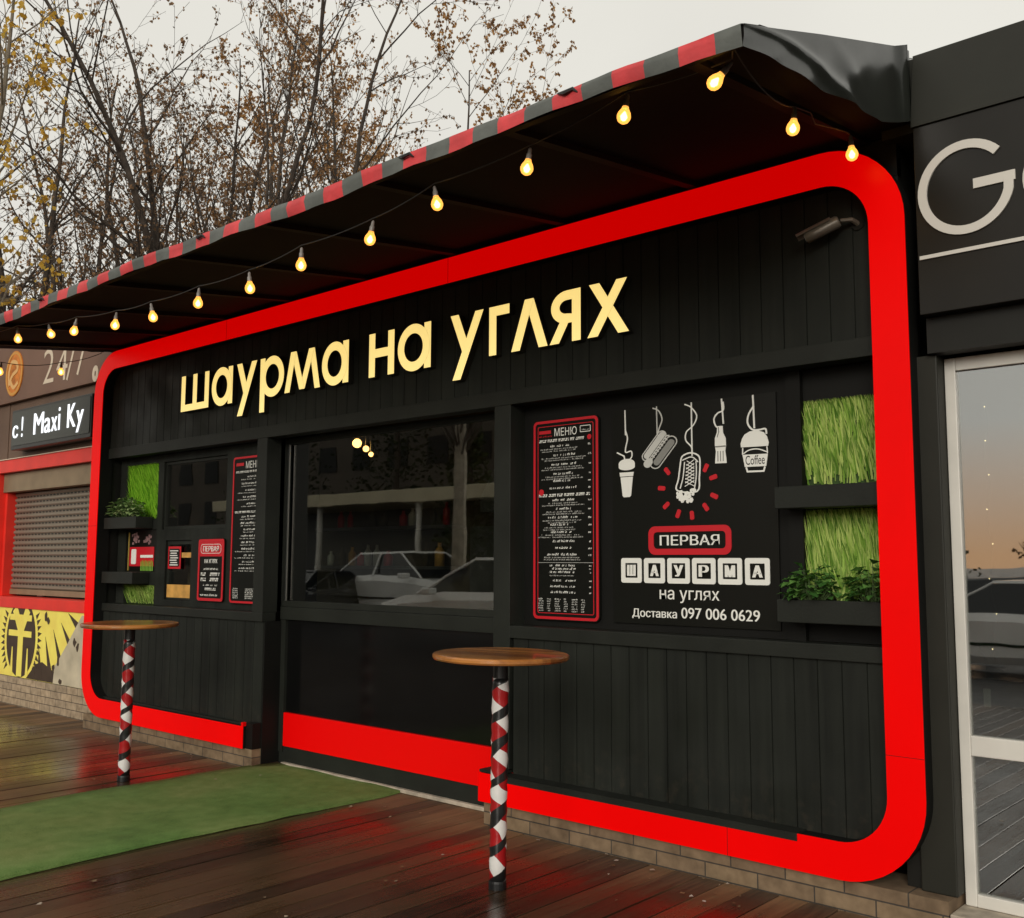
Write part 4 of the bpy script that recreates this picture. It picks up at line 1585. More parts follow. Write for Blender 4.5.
# bottle
b = MB()
b.stroke([(-2.709, zt), (-2.70, 2.31)], 0.008, YP, 0.2125)
b.stroke(smooth([(-2.70, 2.43), (-2.70, 2.385), (-2.735, 2.37), (-2.757, 2.34), (-2.745, 2.30), (-2.72, 2.292)]), 0.008, YP + .0005, 0.2125)
b.prism([(-2.738, 2.30), (-2.705, 2.30), (-2.703, 2.262), (-2.688, 2.232), (-2.687, 2.19), (-2.692, 2.165), (-2.686, 2.12), (-2.685, 2.098), (-2.754, 2.10), (-2.753, 2.12), (-2.748, 2.165), (-2.754, 2.195), (-2.753, 2.237), (-2.741, 2.265)], YP + .001, 0.2125)
b.build('bottle_drawing', M_white, P)
b = MB()
b.box(-2.752, -2.688, YP - .001, YP + .0005, 2.186, 2.193)
for x in (-2.738, -2.722, -2.706):
    b.box(x, x + .005, YP - .001, YP + .0005, 2.11, 2.165)
b.stroke([(-2.73, 2.295), (-2.728, 2.27), (-2.738, 2.24)], 0.005, YP - .001, YP + .0005)
b.build('bottle_shading', M_dim, P)
# coffee cup
b = MB()
b.stroke([(-2.523, zt), (-2.518, 2.27)], 0.009, YP, 0.2125)
b.stroke(smooth([(-2.519, 2.39), (-2.55, 2.345), (-2.556, 2.30), (-2.53, 2.265), (-2.49, 2.26), (-2.455, 2.262), (-2.45, 2.235)]), 0.009, YP + .0005, 0.2125)
b.prism([(-2.60, 2.195), (-2.598, 2.175), (-2.442, 2.172), (-2.438, 2.19), (-2.447, 2.222), (-2.465, 2.245), (-2.50, 2.258), (-2.545, 2.256), (-2.575, 2.242), (-2.590, 2.222)], YP + .001, 0.2125)
b.prism([(-2.590, 2.135), (-2.444, 2.132), (-2.455, 2.068), (-2.578, 2.070)], YP + .0012, 0.2125)
b.stroke([(-2.588, 2.172), (-2.590, 2.136)], 0.006, YP + .0014, 0.2125)
b.stroke([(-2.449, 2.170), (-2.446, 2.134)], 0.006, YP + .0014, 0.2125)
b.stroke(smooth([(-2.585, 2.140), (-2.55, 2.158), (-2.50, 2.160), (-2.45, 2.142)]), 0.006, YP + .0015, 0.2125)
b.stroke([(-2.570, 2.068), (-2.563, 2.045), (-2.470, 2.043), (-2.462, 2.066)], 0.009, YP + .0016, 0.2125)
b.build('coffee_cup_drawing', M_white, P)
b = MB()
b.text('Coffee', -2.572, -2.462, 2.080, 2.128, YP + .0005)
b.build('cup_lettering', M_posterblack, P)
# lettering
b = MB()
b.strip(rrect(-3.186, -2.664, 1.612, 1.770, 0.042), rrect(-3.152, -2.698, 1.645, 1.738, 0.022), YP, 0.2125)
b.build('red_box', M_printred, P)
b = MB()
b.text('ПЕРВАЯ', -3.112, -2.735, 1.664, 1.720, YP + .001, bold=0.002)
for i, (a, e) in enumerate(((-3.374, -3.234), (-3.218, -3.080), (-3.064, -2.921), (-2.906, -2.762), (-2.747, -2.605), (-2.588, -2.447))):
    b.strip(rrect(a, e, 1.455, 1.594, 0.014), rrect(a + .028, e - .028, 1.483, 1.566, 0.003), YP, 0.2125)
    b.text('ШАУРМА'[i], a + .040, e - .040, 1.494, 1.556, YP + .001, bold=0.006)
b.text('на углях', -3.116, -2.741, 1.350, 1.420, YP + .001, bold=0.001)
b.text('Доставка', -3.300, -3.005, 1.257, 1.312, YP + .001, bold=0.0015)
b.text('097 006 0629', -2.978, -2.507, 1.268, 1.326, YP + .001, bold=0.0014)
b.build('lettering', M_white, P)

# ------------------------------------------------------------------ grass panels and planters
def grass_panel(x0, x1, z0, z1, y, n, mt, label, seed, hmax=0.16):
    rg = random.Random(seed)
    t = thing('grass_panel', label, 'grass panel', ((x0 + x1) / 2, y + 0.01, z0))
    MB().box(x0, x1, y, y + 0.012, z0, z1).build('backing', M_grassback, t)
    b = MB()
    for _ in range(n):
        x, z = rg.uniform(x0, x1), rg.uniform(z0, z1)
        h = rg.uniform(0.5, 1) * hmax
        h = min(h, z1 - z + 0.004)
        if h < 0.015: continue
        lx = rg.uniform(-0.035, 0.035) * h / hmax
        x2 = min(max(x + lx, x0), x1)
        w_ = rg.uniform(0.003, 0.0065)
        yy = y - rg.uniform(0.001, 0.012)
        yt_ = y - rg.uniform(0.015, 0.065)
        n0 = len(b.v)
        xm = (x + x2) / 2 + rg.uniform(-.006, .006)
        b.v += [(x - w_, yy, z), (x + w_, yy, z), (xm + w_ * .8, (yy + yt_) / 2, z + h * .55), (xm - w_ * .8, (yy + yt_) / 2, z + h * .55), (x2, yt_, z + h)]
        b.face((n0, n0 + 1, n0 + 2, n0 + 3))
        b.face((n0 + 3, n0 + 2, n0 + 4))
    b.build('blades', mt, t)
    return t


grass_panel(-2.253, -1.80, 1.957, 2.383, 0.262, 1050, M_grassR, 'square of artificial grass above the right planter shelves', 1)
grass_panel(-2.253, -1.80, 1.392, 1.833, 0.262, 1050, M_grassR, 'square of artificial grass behind the leafy plants on the right', 2, 0.2)
grass_panel(-9.158, -8.602, 1.957, 2.473, 0.255, 1700, M_grassL, 'bright green artificial grass panel above the upper left planter', 3)
grass_panel(-9.158, -8.602, 1.172, 1.348, 0.255, 600, M_grassR, 'low strip of artificial grass under the lower left planter box', 4, 0.13)


def planter(x0, x1, y0, y1, z0, z1, label):
    b = MB().box(x0, x1, y0, y1, z0, z1)
    return tag(b.build('planter_box', M_trim, bevel=0.004), label, 'planter', 'planter boxes fixed to the kiosk front')


planter(-2.335, -1.79, 0.055, 0.197, 1.836, 1.944, 'dark shelf box between the two grass squares on the right')
planter(-2.335, -1.79, 0.055, 0.197, 1.281, 1.392, 'dark planter box holding leafy green plants on the right')
planter(-9.27, -8.665, 0.05, 0.218, 1.868, 1.975, 'dark planter box with pale-leaved plant beside the left border')
planter(-9.27, -8.69, 0.05, 0.218, 1.360, 1.467, 'empty dark planter box below the red picture board')


def leafy(name, cx, cy, z, rx, ry, h, n, ls, mt, label, seed, group=None):
    rg = random.Random(seed)
    t = thing(name, label, 'plant', (cx, cy, z), group)
    sb = MB()
    b = MB()
    for _ in range(n):
        a = rg.uniform(0, 6.283)
        rr = math.sqrt(rg.random())
        tip = Vector((cx + rx * rr * math.cos(a), cy + ry * rr * math.sin(a), z + h * rg.uniform(0.15, 1.0) * (1.05 - 0.5 * rr * rr)))
        base = Vector((cx + rx * .5 * rr * math.cos(a), cy + ry * .5 * rr * math.sin(a), z))
        if rg.random() < 0.35:
            sb.tube([base, base.lerp(tip, .6) + Vector((0, 0, .01)), tip], [.003, .0025, .0015], 4)
        d = Vector((math.cos(a) + rg.uniform(-.7, .7), math.sin(a) - .5 + rg.uniform(-.7, .7), rg.uniform(-.5, .7))).normalized()
        s = d.cross(Vector((rg.uniform(-.3, .3), rg.uniform(-.3, .3), 1))).normalized()
        nn = s.cross(d)
        l_ = ls * rg.uniform(.6, 1.25)
        w_ = l_ * rg.uniform(.32, .5)
        n0 = len(b.v)
        mid = tip + d * l_ * .5
        b.v += [tuple(tip), tuple(mid + s * w_ + nn * .25 * w_), tuple(tip + d * l_ - nn * .2 * l_), tuple(mid - s * w_ + nn * .25 * w_), tuple(mid)]
        for q in ((0, 1, 4), (1, 2, 4), (2, 3, 4), (3, 0, 4)):
            b.face([n0 + k for k in q])
    b.build('leaves', mt, t)
    sb.build('stems', mat('plant_stem', (0.06, 0.10, 0.03), 0.6), t)
    return t


leafy('leafy_plant', -2.175, 0.10, 1.388, 0.13, 0.07, 0.16, 200, 0.055, M_lettuce, 'bushy green plant at the left end of the right planter box', 7)
leafy('leafy_plant', -1.87, 0.10, 1.388, 0.10, 0.07, 0.17, 150, 0.055, M_lettuce, 'dark leafy plant at the right end of the right planter box, by the red border', 8)
t = thing('leafy_plant', 'upright bright-stemmed plant in the middle of the right planter box', 'plant', (-2.02, 0.11, 1.388))
b = MB()
rg = random.Random(9)
for _ in range(26):
    a = rg.uniform(-0.9, 0.9)
    l_ = rg.uniform(.12, .25)
    p0 = Vector((-2.02 + rg.uniform(-.03, .03), 0.11 + rg.uniform(-.02, .02), 1.388))
    p2 = p0 + Vector((math.sin(a) * l_, rg.uniform(-.05, .03), math.cos(a) * l_))
    pm = p0.lerp(p2, .5) + Vector((-math.sin(a) * .02, 0, .02))
    w_ = rg.uniform(.004, .008)
    n0 = len(b.v)
    b.v += [(p0.x - w_, p0.y, p0.z), (p0.x + w_, p0.y, p0.z), (pm.x + w_, pm.y, pm.z), (pm.x - w_, pm.y, pm.z), tuple(p2)]
    b.face((n0, n0 + 1, n0 + 2, n0 + 3))
    b.face((n0 + 3, n0 + 2, n0 + 4))
b.build('blades', M_grassR, t)
leafy('leafy_plant', -8.97, 0.12, 1.97, 0.28, 0.08, 0.19, 260, 0.055, M_variegated, 'pale-edged leafy plant spilling over the upper left planter box', 10)

# ------------------------------------------------------------------ tables
def table(x, y, label):
    t = thing('bar_table', label, 'table', (x, y, 0), 'tall bar tables on the deck')
    b = MB().lathe([(0.318, 1.089), (0.332, 1.092), (0.338, 1.100), (0.338, 1.112), (0.333, 1.118), (0.322, 1.1205)], x, y, 0, 64)
    b.build('tabletop', M_wood, t, smooth=False)
    MB().lathe([(0.12, 1.075), (0.13, 1.079), (0.13, 1.0885)], x, y, 0, 32).build('mounting_plate', M_blackmetal, t)
    p = MB().lathe([(0.040, 0.004), (0.041, 0.10)] + [(0.041 + 0.0025 * math.sin(k * 2.3), 0.10 + k * 0.03) for k in range(1, 30)] + [(0.040, 1.0)], x, y, 0, 28)
    p.build('pole', M_tape, t, smooth=True)
    MB().lathe([(0.037, 1.0), (0.037, 1.076)], x, y, 0, 24).build('collar', M_blackmetal, t)
    MB().lathe([(0.044, 0.0), (0.044, 0.03), (0.042, 0.04)], x, y, 0, 24).build('foot', M_blackmetal, t)
    return t


tb = table(-3.397, -0.803, 'round wooden bar table on a striped pole, nearer, right of the carpet')
tb.rotation_euler = (0, R(0.6), R(20))
tb2 = copy_tree(tb)
tb2.location = (-6.996, -0.84, 0)
tb2.rotation_euler = (0, 0, R(75))
tb2['label'] = 'round wooden bar table on a striped pole, farther, left of the carpet'

# ------------------------------------------------------------------ left neighbour: coffee kiosk
NK = thing('coffee_kiosk', 'brown coffee kiosk with roller shutter and yellow printed panel at the left', 'kiosk', (-12.2, 0.25, 0))
LX0, LX1 = -15.5, -9.50
MB().box(LX0, LX1, 0.20, 3.6, 3.385, 4.22).build('fascia', M_brown, NK, bevel=0.004)
bw = MB()
bw.box(LX0, -12.10, 0.252, 3.5, 2.735, 3.383).box(-12.085, LX1, 0.256, 3.5, 2.735, 3.383)
bw.build('upper_wall', M_brownwall, NK)
rdm = MB()
rdm.box(LX0, LX1, 0.235, 0.46, 2.580, 2.725)
rdm.box(LX0, -12.28, 0.236, 0.46, 1.165, 2.579)
rdm.box(LX0, LX1, 0.235, 0.47, 1.045, 1.163)
rdm.build('red_frame', M_redpaint, NK, bevel=0.003)
MB().box(LX0, LX1, 0.222, 0.26, 2.7255, 2.735).build('drip_edge', M_cream, NK)
MB().box(-12.279, LX1, 0.30, 0.50, 2.36, 2.579).build('shutter_box', M_beige, NK, bevel=0.004)
sl = MB()
pr = []
zz = 1.25
while zz < 2.34:
    pr += [(0.432, zz), (0.419, zz + 0.014), (0.419, zz + 0.034), (0.432, zz + 0.043), (0.439, zz + 0.047), (0.439, zz + 0.059)]
    zz += 0.0625
for x in (-12.22, LX1):
    sl.v += [(x, y, z) for y, z in pr]
for k in range(len(pr) - 1):
    sl.face((k, k + len(pr), k + len(pr) + 1, k + 1))
shut = sl.build('roller_shutter', slat_mat(), NK)
MB().box(-12.22, LX1, 0.41, 0.445, 1.185, 1.245).build('shutter_bar', M_beige, shut)
MB().box(-12.279, -12.222, 0.33, 0.50, 1.165, 2.36).build('guide_rail', M_redpaint, NK)
MB().box(LX0, LX1, 0.52, 3.5, 0.3, 2.6).build('wall', M_brownprint, NK)
MB().box(-11.62, -11.50, 0.47, 0.50, 1.17, 2.4).build('pole_reflection', M_upvc, NK)  # white strip standing in for the reflection of a pole
# printed yellow panel
MB().box(LX0, LX1, 0.25, 0.50, 0.30, 1.043).build('yellow_panel', M_yellow, NK)
br_ = MB()
yP = 0.2475
cx, cz = -11.46, 0.72
br_.prism(arc(cx, cz, 0.37, 0.42, 0, 360, 40)[:-1], yP, 0.2505)
for k in range(46):
    a = 2 * math.pi * k / 46
    ca, sa = math.cos(a), math.sin(a)
    px, pz = -sa, ca
    p1 = (cx + 0.43 * ca, cz + 0.46 * sa)
    q = 0.026
    tip = (cx + 0.52 * ca, cz + 0.57 * sa)
    if min(p1[1], tip[1]) < 0.31 or max(p1[1], tip[1]) > 1.03: continue
    br_.prism([(p1[0] + px * q, p1[1] + pz * q), (p1[0] - px * q, p1[1] - pz * q), tip], yP - 0.0004, 0.2503)
for (xa, za), (xb, zb__) in (((-10.35, 1.035), (-10.05, 0.86)), ((-10.50, 0.93), (-10.19, 0.62)), ((-10.67, 0.85), (-10.42, 0.42)), ((-10.85, 0.77), (-10.68, 0.33)), ((-11.0, 0.66), (-10.93, 0.31))):
    dx, dz = xb - xa, zb__ - za
    l_ = math.hypot(dx, dz)
    br_.prism([(xa, za), (xb - dz / l_ * 0.055, zb__ + dx / l_ * 0.055), (xb + dz / l_ * 0.055, zb__ - dx / l_ * 0.055)], yP, 0.2505)
br_.prism([(-11.28, 0.303), (-10.55, 0.303), (-10.62, 0.42), (-10.9, 0.50), (-11.05, 0.47)], yP + 0.001, 0.2506)
br_.build('brown_graphic', M_brownprint, NK)
yb = MB()
yp2 = 0.2445
yb.stroke([(cx, 0.31), (cx, 0.82)], 0.13, yp2, 0.2470)
yb.stroke([(cx, 0.80), (-11.64, 1.042)], 0.12, yp2 + .0004, 0.2470)
yb.stroke([(cx, 0.80), (-11.30, 1.042)], 0.12, yp2 + .0008, 0.2470)
yb.stroke([(-11.775, 0.772), (-11.19, 0.772)], 0.065, yp2 + .0012, 0.2470)
yb.stroke([(-11.76, 0.945), (-11.20, 0.945)], 0.065, yp2 + .0016, 0.2470)
for x in (-11.66, -11.27):
    yb.prism([(x - .03, 0.32), (x + .03, 0.32), (x + .01, 0.62), (x - .01, 0.62)], yp2, 0.2470)
yb.build('yellow_graphic', M_yellow, NK)
gt = MB()
gt.prism([(-10.04, 1.02), (LX1, 1.02), (LX1, 0.302), (-10.62, 0.302), (-10.60, 0.47), (-10.33, 0.72)], yP - 0.0015, 0.2502)
gt.build('grey_graphic', M_greige, NK)
ws = MB()
rs = random.Random(8)
for x, z in ((-10.62, 0.46), (-10.52, 0.53), (-10.17, 0.75), (-10.10, 0.70), (-10.85, 0.98), (-10.80, 0.94), (-10.45, 0.33)):
    pts = [(x + rs.uniform(.02, .05) * math.cos(a), z + rs.uniform(.02, .06) * math.sin(a)) for a in (0, .8, 1.6, 2.4, 3.2, 4, 4.8, 5.5)]
    ws.prism(pts, yP - 0.003, 0.2455)
ws.build('flaked_paint', M_brownprint, NK)
MB().box(LX0, LX1, 0.238, 0.50, -0.1, 0.298).build('plinth', M_brickl, NK)
# 24/7 lettering and the round coffee logo
tx = MB()
tx.text('2', -11.125, -10.865, 3.50, 3.88, 0.197, -0.006)
tx.text('4', -10.80, -10.54, 3.49, 3.865, 0.197, -0.006)
tx.stroke([(-10.54, 3.48), (-10.375, 3.88)], 0.036, 0.196, 0.199)
tx.text('7', -10.345, -10.13, 3.50, 3.85, 0.197, -0.006)
tx.build('lettering', M_cream, NK)
tx = MB()
tx.strip(arc(-9.90, 3.47, 0.065, 0.085, 0, 360, 20)[:-1], arc(-9.90, 3.47, 0.015, 0.03, 0, 360, 20)[:-1], 0.196, 0.199)
tx.build('white_dot', M_cream, NK)
lg = MB()
lg.prism(arc(-11.89, 3.715, 0.235, 0.265, 0, 360, 36)[:-1], 0.192, 0.199)
lo = lg.build('round_logo', M_orange, NK)
lg = MB()
lg.stroke(smooth([(-12.00, 3.58), (-12.03, 3.72), (-11.96, 3.85), (-11.83, 3.83), (-11.80, 3.75), (-11.92, 3.70), (-11.97, 3.63), (-11.88, 3.55), (-11.77, 3.60)]), 0.045, 0.188, 0.1915)
lg.build('logo_swirl', mat('print_peach', (0.72, 0.42, 0.16), 0.5), lo)
lg = MB()
lg.strip(arc(-11.89, 3.715, 0.225, 0.255, 0, 360, 36)[:-1], arc(-11.89, 3.715, 0.195, 0.225, 0, 360, 36)[:-1], 0.189, 0.1915)
lg.build('logo_rim', mat('print_amber', (0.62, 0.30, 0.06), 0.5), lo)
# LED sign hung below the fascia
LD = thing('led_sign', 'black LED sign showing white letters, under the brown fascia at left', 'sign', (-11.0, 0.2, 2.83))
MB().prism(rrect(-11.64, -9.735, 2.795, 3.242, 0.02), 0.10, 0.25).build('housing', M_ledbox, LD, bevel=0.006)
MB().prism(rrect(-11.615, -9.76, 2.84, 3.215, 0.02), 0.094, 0.099).build('screen', mat('led_screen', (0.035, 0.038, 0.03), 0.3, noise=(80, 0.8)), LD)
for body, a, e, z0_, z1_ in (('с', -11.59, -11.44, 2.925, 3.065), ('!', -11.36, -11.32, 2.925, 3.15), ('M', -11.05, -10.80, 2.925, 3.155), ('a', -10.785, -10.63, 2.92, 3.08),
                             ('x', -10.62, -10.475, 2.925, 3.075), ('i', -10.455, -10.41, 2.925, 3.165), ('K', -10.25, -10.055, 2.93, 3.175), ('y', -10.05, -9.885, 2.865, 3.09)):
    MB().text(body, a, e, z0_, z1_, 0.091, bold=0.008).build('led_letter', M_led, LD)

# ------------------------------------------------------------------ right neighbour
RK = thing('neighbour_kiosk', 'charcoal kiosk with grey-white lettering and white glazed door at the right', 'kiosk', (0.2, 0.2, 0))
RX0, RX1 = -1.575, 4.2
b = MB().box(RX0, RX1, 0.0, 0.14, 2.68, 3.555)
b.build('fascia', M_rfascia, RK, bevel=0.003)
b = MB()
b.v += [(RX0 - 0.005, -0.012, 3.557), (RX1, -0.012, 3.557), (RX1, 0.05, 3.925), (RX0 - 0.005, 0.05, 3.925), (RX0 - 0.005, 0.5, 3.557), (RX1, 0.5, 3.557), (RX1, 0.5, 3.925), (RX0 - 0.005, 0.5, 3.925)]
for q in ((0, 1, 2, 3), (1, 5, 6, 2), (5, 4, 7, 6), (4, 0, 3, 7), (3, 2, 6, 7), (4, 5, 1, 0)):
    b.face(q)
b.build('parapet', M_flash, RK)
MB().box(RX0 + 0.003, RX1, 0.07, 0.16, 2.515, 2.678).build('lintel', M_rwall, RK)
MB().box(-1.70, -1.545, 0.105, 0.26, 0.136, 2.514).build('pilaster', M_flash, RK, bevel=0.006)
MB().box(-1.76, -1.702, 0.132, 0.30, 0.14, 3.55).build('return_wall', M_rwall, RK)
MB().box(-1.69, RX1, 4.0, 4.2, 0.0, 3.9).box(4.1, RX1, 0.2, 4.0, 0.0, 3.55).build('wall', M_rwall, RK)
MB().box(-1.69, RX1, 0.52, 4.2, 3.6, 3.7).build('roof', M_vinyl, RK)
MB().box(-1.556, RX1, 0.03, 0.30, -0.1, 0.086).build('door_step', M_stone, RK, bevel=0.004)
MB().box(-1.74, -1.583, 0.055, 0.5, 3.56, 3.915).build('parapet_return', M_flash, RK)
# glazed door and side lights
d = MB()
yD0, yD1 = 0.195, 0.25
xs_ = [-1.543, -0.62, -0.575, 0.35, 0.40, 1.5]


def glazed(x0, x1):
    f = MB()
    sw_ = 0.048
    f.box(x0, x0 + sw_, yD0, yD1, 0.088, 2.505).box(x1 - sw_, x1, yD0, yD1, 0.088, 2.505)
    for za, zb__ in ((0.088, 0.142), (0.728, 0.815), (2.445, 2.505)):
        f.box(x0 + sw_, x1 - sw_, yD0, yD1, za, zb__)
    o = f.build('glazed_door', M_upvc, RK, bevel=0.004)
    for za, zb__ in ((0.140, 0.730), (0.813, 2.447)):
        MB().box(x0 + sw_ - 0.003, x1 - sw_ + 0.003, yD0 + 0.022, yD0 + 0.028, za, zb__).build('pane', M_doorglass, o)
    return o


gd = glazed(-1.543, -0.60)
MB().tube([(-0.66, 0.19, 1.05), (-0.66, 0.15, 1.05), (-0.66, 0.15, 1.35), (-0.66, 0.19, 1.35)], 0.012, 8).build('handle', M_alu, gd)
for k in range(3):
    glazed(-0.597 + k * 1.5, 0.900 + k * 1.5)
ri = MB()
ri.poly([(-1.69, 3.2, 0.0), (4.1, 3.2, 0.0), (4.1, 3.2, 3.5), (-1.69, 3.2, 3.5)])
ri.poly([(-1.65, 0.3, 0.05), (4.1, 0.3, 0.05), (4.1, 3.2, 0.05), (-1.65, 3.2, 0.05)])
ri.build('interior_wall', M_int, RK)
# lettering
g = MB()
gcx, gcz, gr = -1.357, 3.222, 0.184
g.stroke(arc(gcx, gcz, gr, gr * 1.05, 42, 345, 44) + [(gcx + gr - 0.004, gcz + 0.005)], 0.039, -0.010, -0.001)
g.stroke([(gcx + 0.035, gcz + 0.005), (gcx + gr + 0.022, gcz + 0.005)], 0.044, -0.0085, -0.001)
g.strip(arc(-0.945, 3.19, 0.178, 0.178, 0, 360, 36)[:-1], arc(-0.945, 3.19, 0.132, 0.132, 0, 360, 36)[:-1], -0.010, -0.001)
g.box(-1.563, -0.2, -0.010, -0.001, 2.930, 2.947)
g.build('lettering', M_sign, RK)
# vase of dry stems just inside the door
V = thing('dry_stem_vase', 'orange vase of dry stems standing behind the white glazed door', 'vase', (-0.98, 0.75, 0.86))
MB().lathe([(0.04, 0.86), (0.075, 0.90), (0.085, 0.98), (0.06, 1.06), (0.04, 1.11), (0.05, 1.13)], -0.98, 0.75, 0, 20).build('vase', mat('terracotta', (0.5, 0.16, 0.05), 0.5, noise=(8, 0.8)), V, smooth=True)
b = MB()
rg = random.Random(31)
for _ in range(26):
    a, s = rg.uniform(0, 6.28), rg.uniform(0.02, 0.2)
    b.tube([(-0.98, 0.75, 1.1), (-0.98 + s * .5 * math.cos(a), 0.75 + s * .5 * math.sin(a), 1.45), (-0.98 + s * math.cos(a), 0.75 + s * math.sin(a), 1.7 + rg.uniform(0, .2))], [.004, .003, .002], 4)
b.build('stems', mat('dry_straw', (0.5, 0.28, 0.1), 0.7), V)
tag(MB().box(-1.2, -0.7, 0.5, 1.0, 0.05, 0.86).build('display_stand', M_int, bevel=0.005), 'dark stand carrying the vase inside the glazed door', 'stand')
TG = thing('door_tag', 'small white tag hanging on a cord inside the white glazed door', 'tag', (-1.43, 0.24, 1.0))
MB().box(-1.445, -1.415, 0.236, 0.239, 0.94, 1.02).build('card', M_upvc, TG)
MB().tube([(-1.43, 0.238, 1.02), (-1.432, 0.238, 1.15), (-1.47, 0.238, 1.24)], 0.003, 5).build('cord', M_cable, TG)
FL = thing('fairy_lights', 'vertical string of tiny warm lights inside the white glazed door', 'fairy lights', (-1.44, 0.45, 1.5))
b = MB()
b.tube([(-1.44 + .012 * math.sin(k * 1.7), 0.42, 2.3 - k * .08) for k in range(16)], 0.002, 4)
b.build('wire', M_cable, FL)
b_l = emit_mat('fairy_glow', (1.0, 0.75, 0.4), 6.0)
for k in range(0, 16, 2):
    MB().lathe([(.001, -.003), (.003, 0), (.001, .003)], -1.44 + .012 * math.sin(k * 1.7), 0.415, 2.3 - k * .08, 8).build('light', b_l, FL)

# ------------------------------------------------------------------ fallen leaves and litter on the deck
lf = MB()
rg = random.Random(17)
for _ in range(190):
    x = rg.uniform(-11, -1.2)
    y = rg.choice([rg.uniform(-3.6, 0.0), rg.uniform(-0.35, 0.0)])
    if -6.75 < x < -5.2 and rg.random() < 0.7: continue
    s = rg.uniform(0.006, 0.020)
    a = rg.uniform(0, 6.28)
    z = 0.006 if not -6.75 < x < -5.25 else 0.030
    pts = []
    for k in range(5):
        aa = a + k * 1.2566
        rr = s * rg.uniform(.5, 1.1)
        pts.append((x + rr * math.cos(aa), y + rr * math.sin(aa), z + rg.uniform(0, .006)))
    lf.poly(pts)
tag(lf.build('fallen_leaves', leaf_mat('litter', [(0.10, 0.06, 0.03), (0.28, 0.18, 0.09), (0.5, 0.46, 0.4)], 0.6, 0.1)), 'scattered small dry leaves and litter on the wet deck', 'leaves', kind='stuff')

# ------------------------------------------------------------------ trees
def tree(x, y, h, stems, spread, seed, label, lm, leaf_n=5, leaf_s=0.05, trunk_h=1.6, trunk_r=0.16, dens=1.0, group='bare autumn trees behind the kiosks', lean=None, bark=None, maxlev=3):
    rg = random.Random(seed)
    T = thing('autumn_tree', label, 'tree', (x, y, -0.14), group)
    tr, tw, lv = MB(), MB(), MB()

    def rv(s):
        return Vector((rg.gauss(0, s), rg.gauss(0, s), rg.gauss(0, s)))

    def leaf(p):
        s = leaf_s * rg.uniform(.6, 1.3)
        d = (Vector((0, 0, -1)) + rv(.5)).normalized()
        sd = d.cross(rv(1)).normalized()
        n0 = len(lv.v)
        lv.v += [tuple(p), tuple(p + d * s * .5 + sd * s * .42), tuple(p + d * s), tuple(p + d * s * .5 - sd * s * .42)]
        lv.face((n0, n0 + 1, n0 + 2, n0 + 3))

    def grow(p, d, r, L, lev):
        seg = (0.5, 0.4, 0.28, 0.2)[lev]
        n = max(3, int(L / seg))
        pts, rad = [p.copy()], [r]
        wob = (0.06, 0.10, 0.14, 0.18)[lev]
        upt = (0.05, 0.05, 0.05, 0.02)[lev]
        for k in range(n):
            d = (d + rv(wob) + Vector((0, 0, upt))).normalized()
            p = p + d * (L / n)
            pts.append(p.copy())
            rad.append(max(0.0035, r * (1 - 0.86 * (k + 1) / n)))
        (tr if lev < 2 else tw).tube(pts, rad, (7, 5, 4, 3)[lev], cap=False)
        if lev < maxlev:
            cnt = int(((2.0, 2.5, 3.0)[lev] if lev < 3 else 0) * L * dens * rg.uniform(.85, 1.15)) + 1
            for _ in range(cnt):
                t = rg.uniform(0.18 if lev == 0 else 0.12, 0.98)
                k = min(int(t * n), n - 1)
                q = pts[k].lerp(pts[k + 1], t * n - k)
                dd = (pts[k + 1] - pts[k]).normalized()
                sdv_ = dd.cross(rv(1)).normalized()
                ang = R(rg.uniform(25, 55))
                nd = (dd * math.cos(ang) + sdv_ * math.sin(ang)).normalized()
                nl = L * rg.uniform(.22, .42) * (1.15 - .6 * t) if lev == 0 else L * rg.uniform(.25, .5) * (1.1 - .5 * t)
                if lev == 2: nl = max(.22, min(.7, nl))
                grow(q, nd, max(.004, rad[k] * rg.uniform(.35, .6)), max(nl, .3), lev + 1)
        if lev >= 2:
            for _ in range(int(leaf_n * 1.5) if lev == 3 else leaf_n):
                if rg.random() < .75:
                    k = rg.randint(1, n)
                    leaf(pts[k] + rv(.02))

    base = Vector((x, y, -0.14))
    top = base + Vector((rg.uniform(-.1, .1), rg.uniform(-.1, .1), trunk_h))
    tr.tube([base, base.lerp(top, .15), top, top + Vector((0, 0, .3))], [trunk_r * 1.5, trunk_r * 1.1, trunk_r, trunk_r * .6], 9)
    a0 = rg.uniform(0, 6.28)
    for s in range(stems):
        a = a0 + 6.283 * s / stems + rg.uniform(-.4, .4)
        sp = spread * rg.uniform(.35, 1.1)
        d = Vector((math.cos(a) * sp, math.sin(a) * sp, 1)).normalized()
        if lean: d = (d + Vector(lean)).normalized()
        grow(top - Vector((0, 0, rg.uniform(0, trunk_h * .4))), d, trunk_r * rg.uniform(.45, .75), (h - trunk_h) * rg.uniform(.75, 1.05), 0)
    tr.build('trunk', bark or M_bark, T)
    tw.build('twigs', bark or M_bark, T)
    lv.build('leaves', lm, T)
    return T


def at(px_dir, dist):
    return px_dir[0] * dist, -4.53 + px_dir[1] * dist


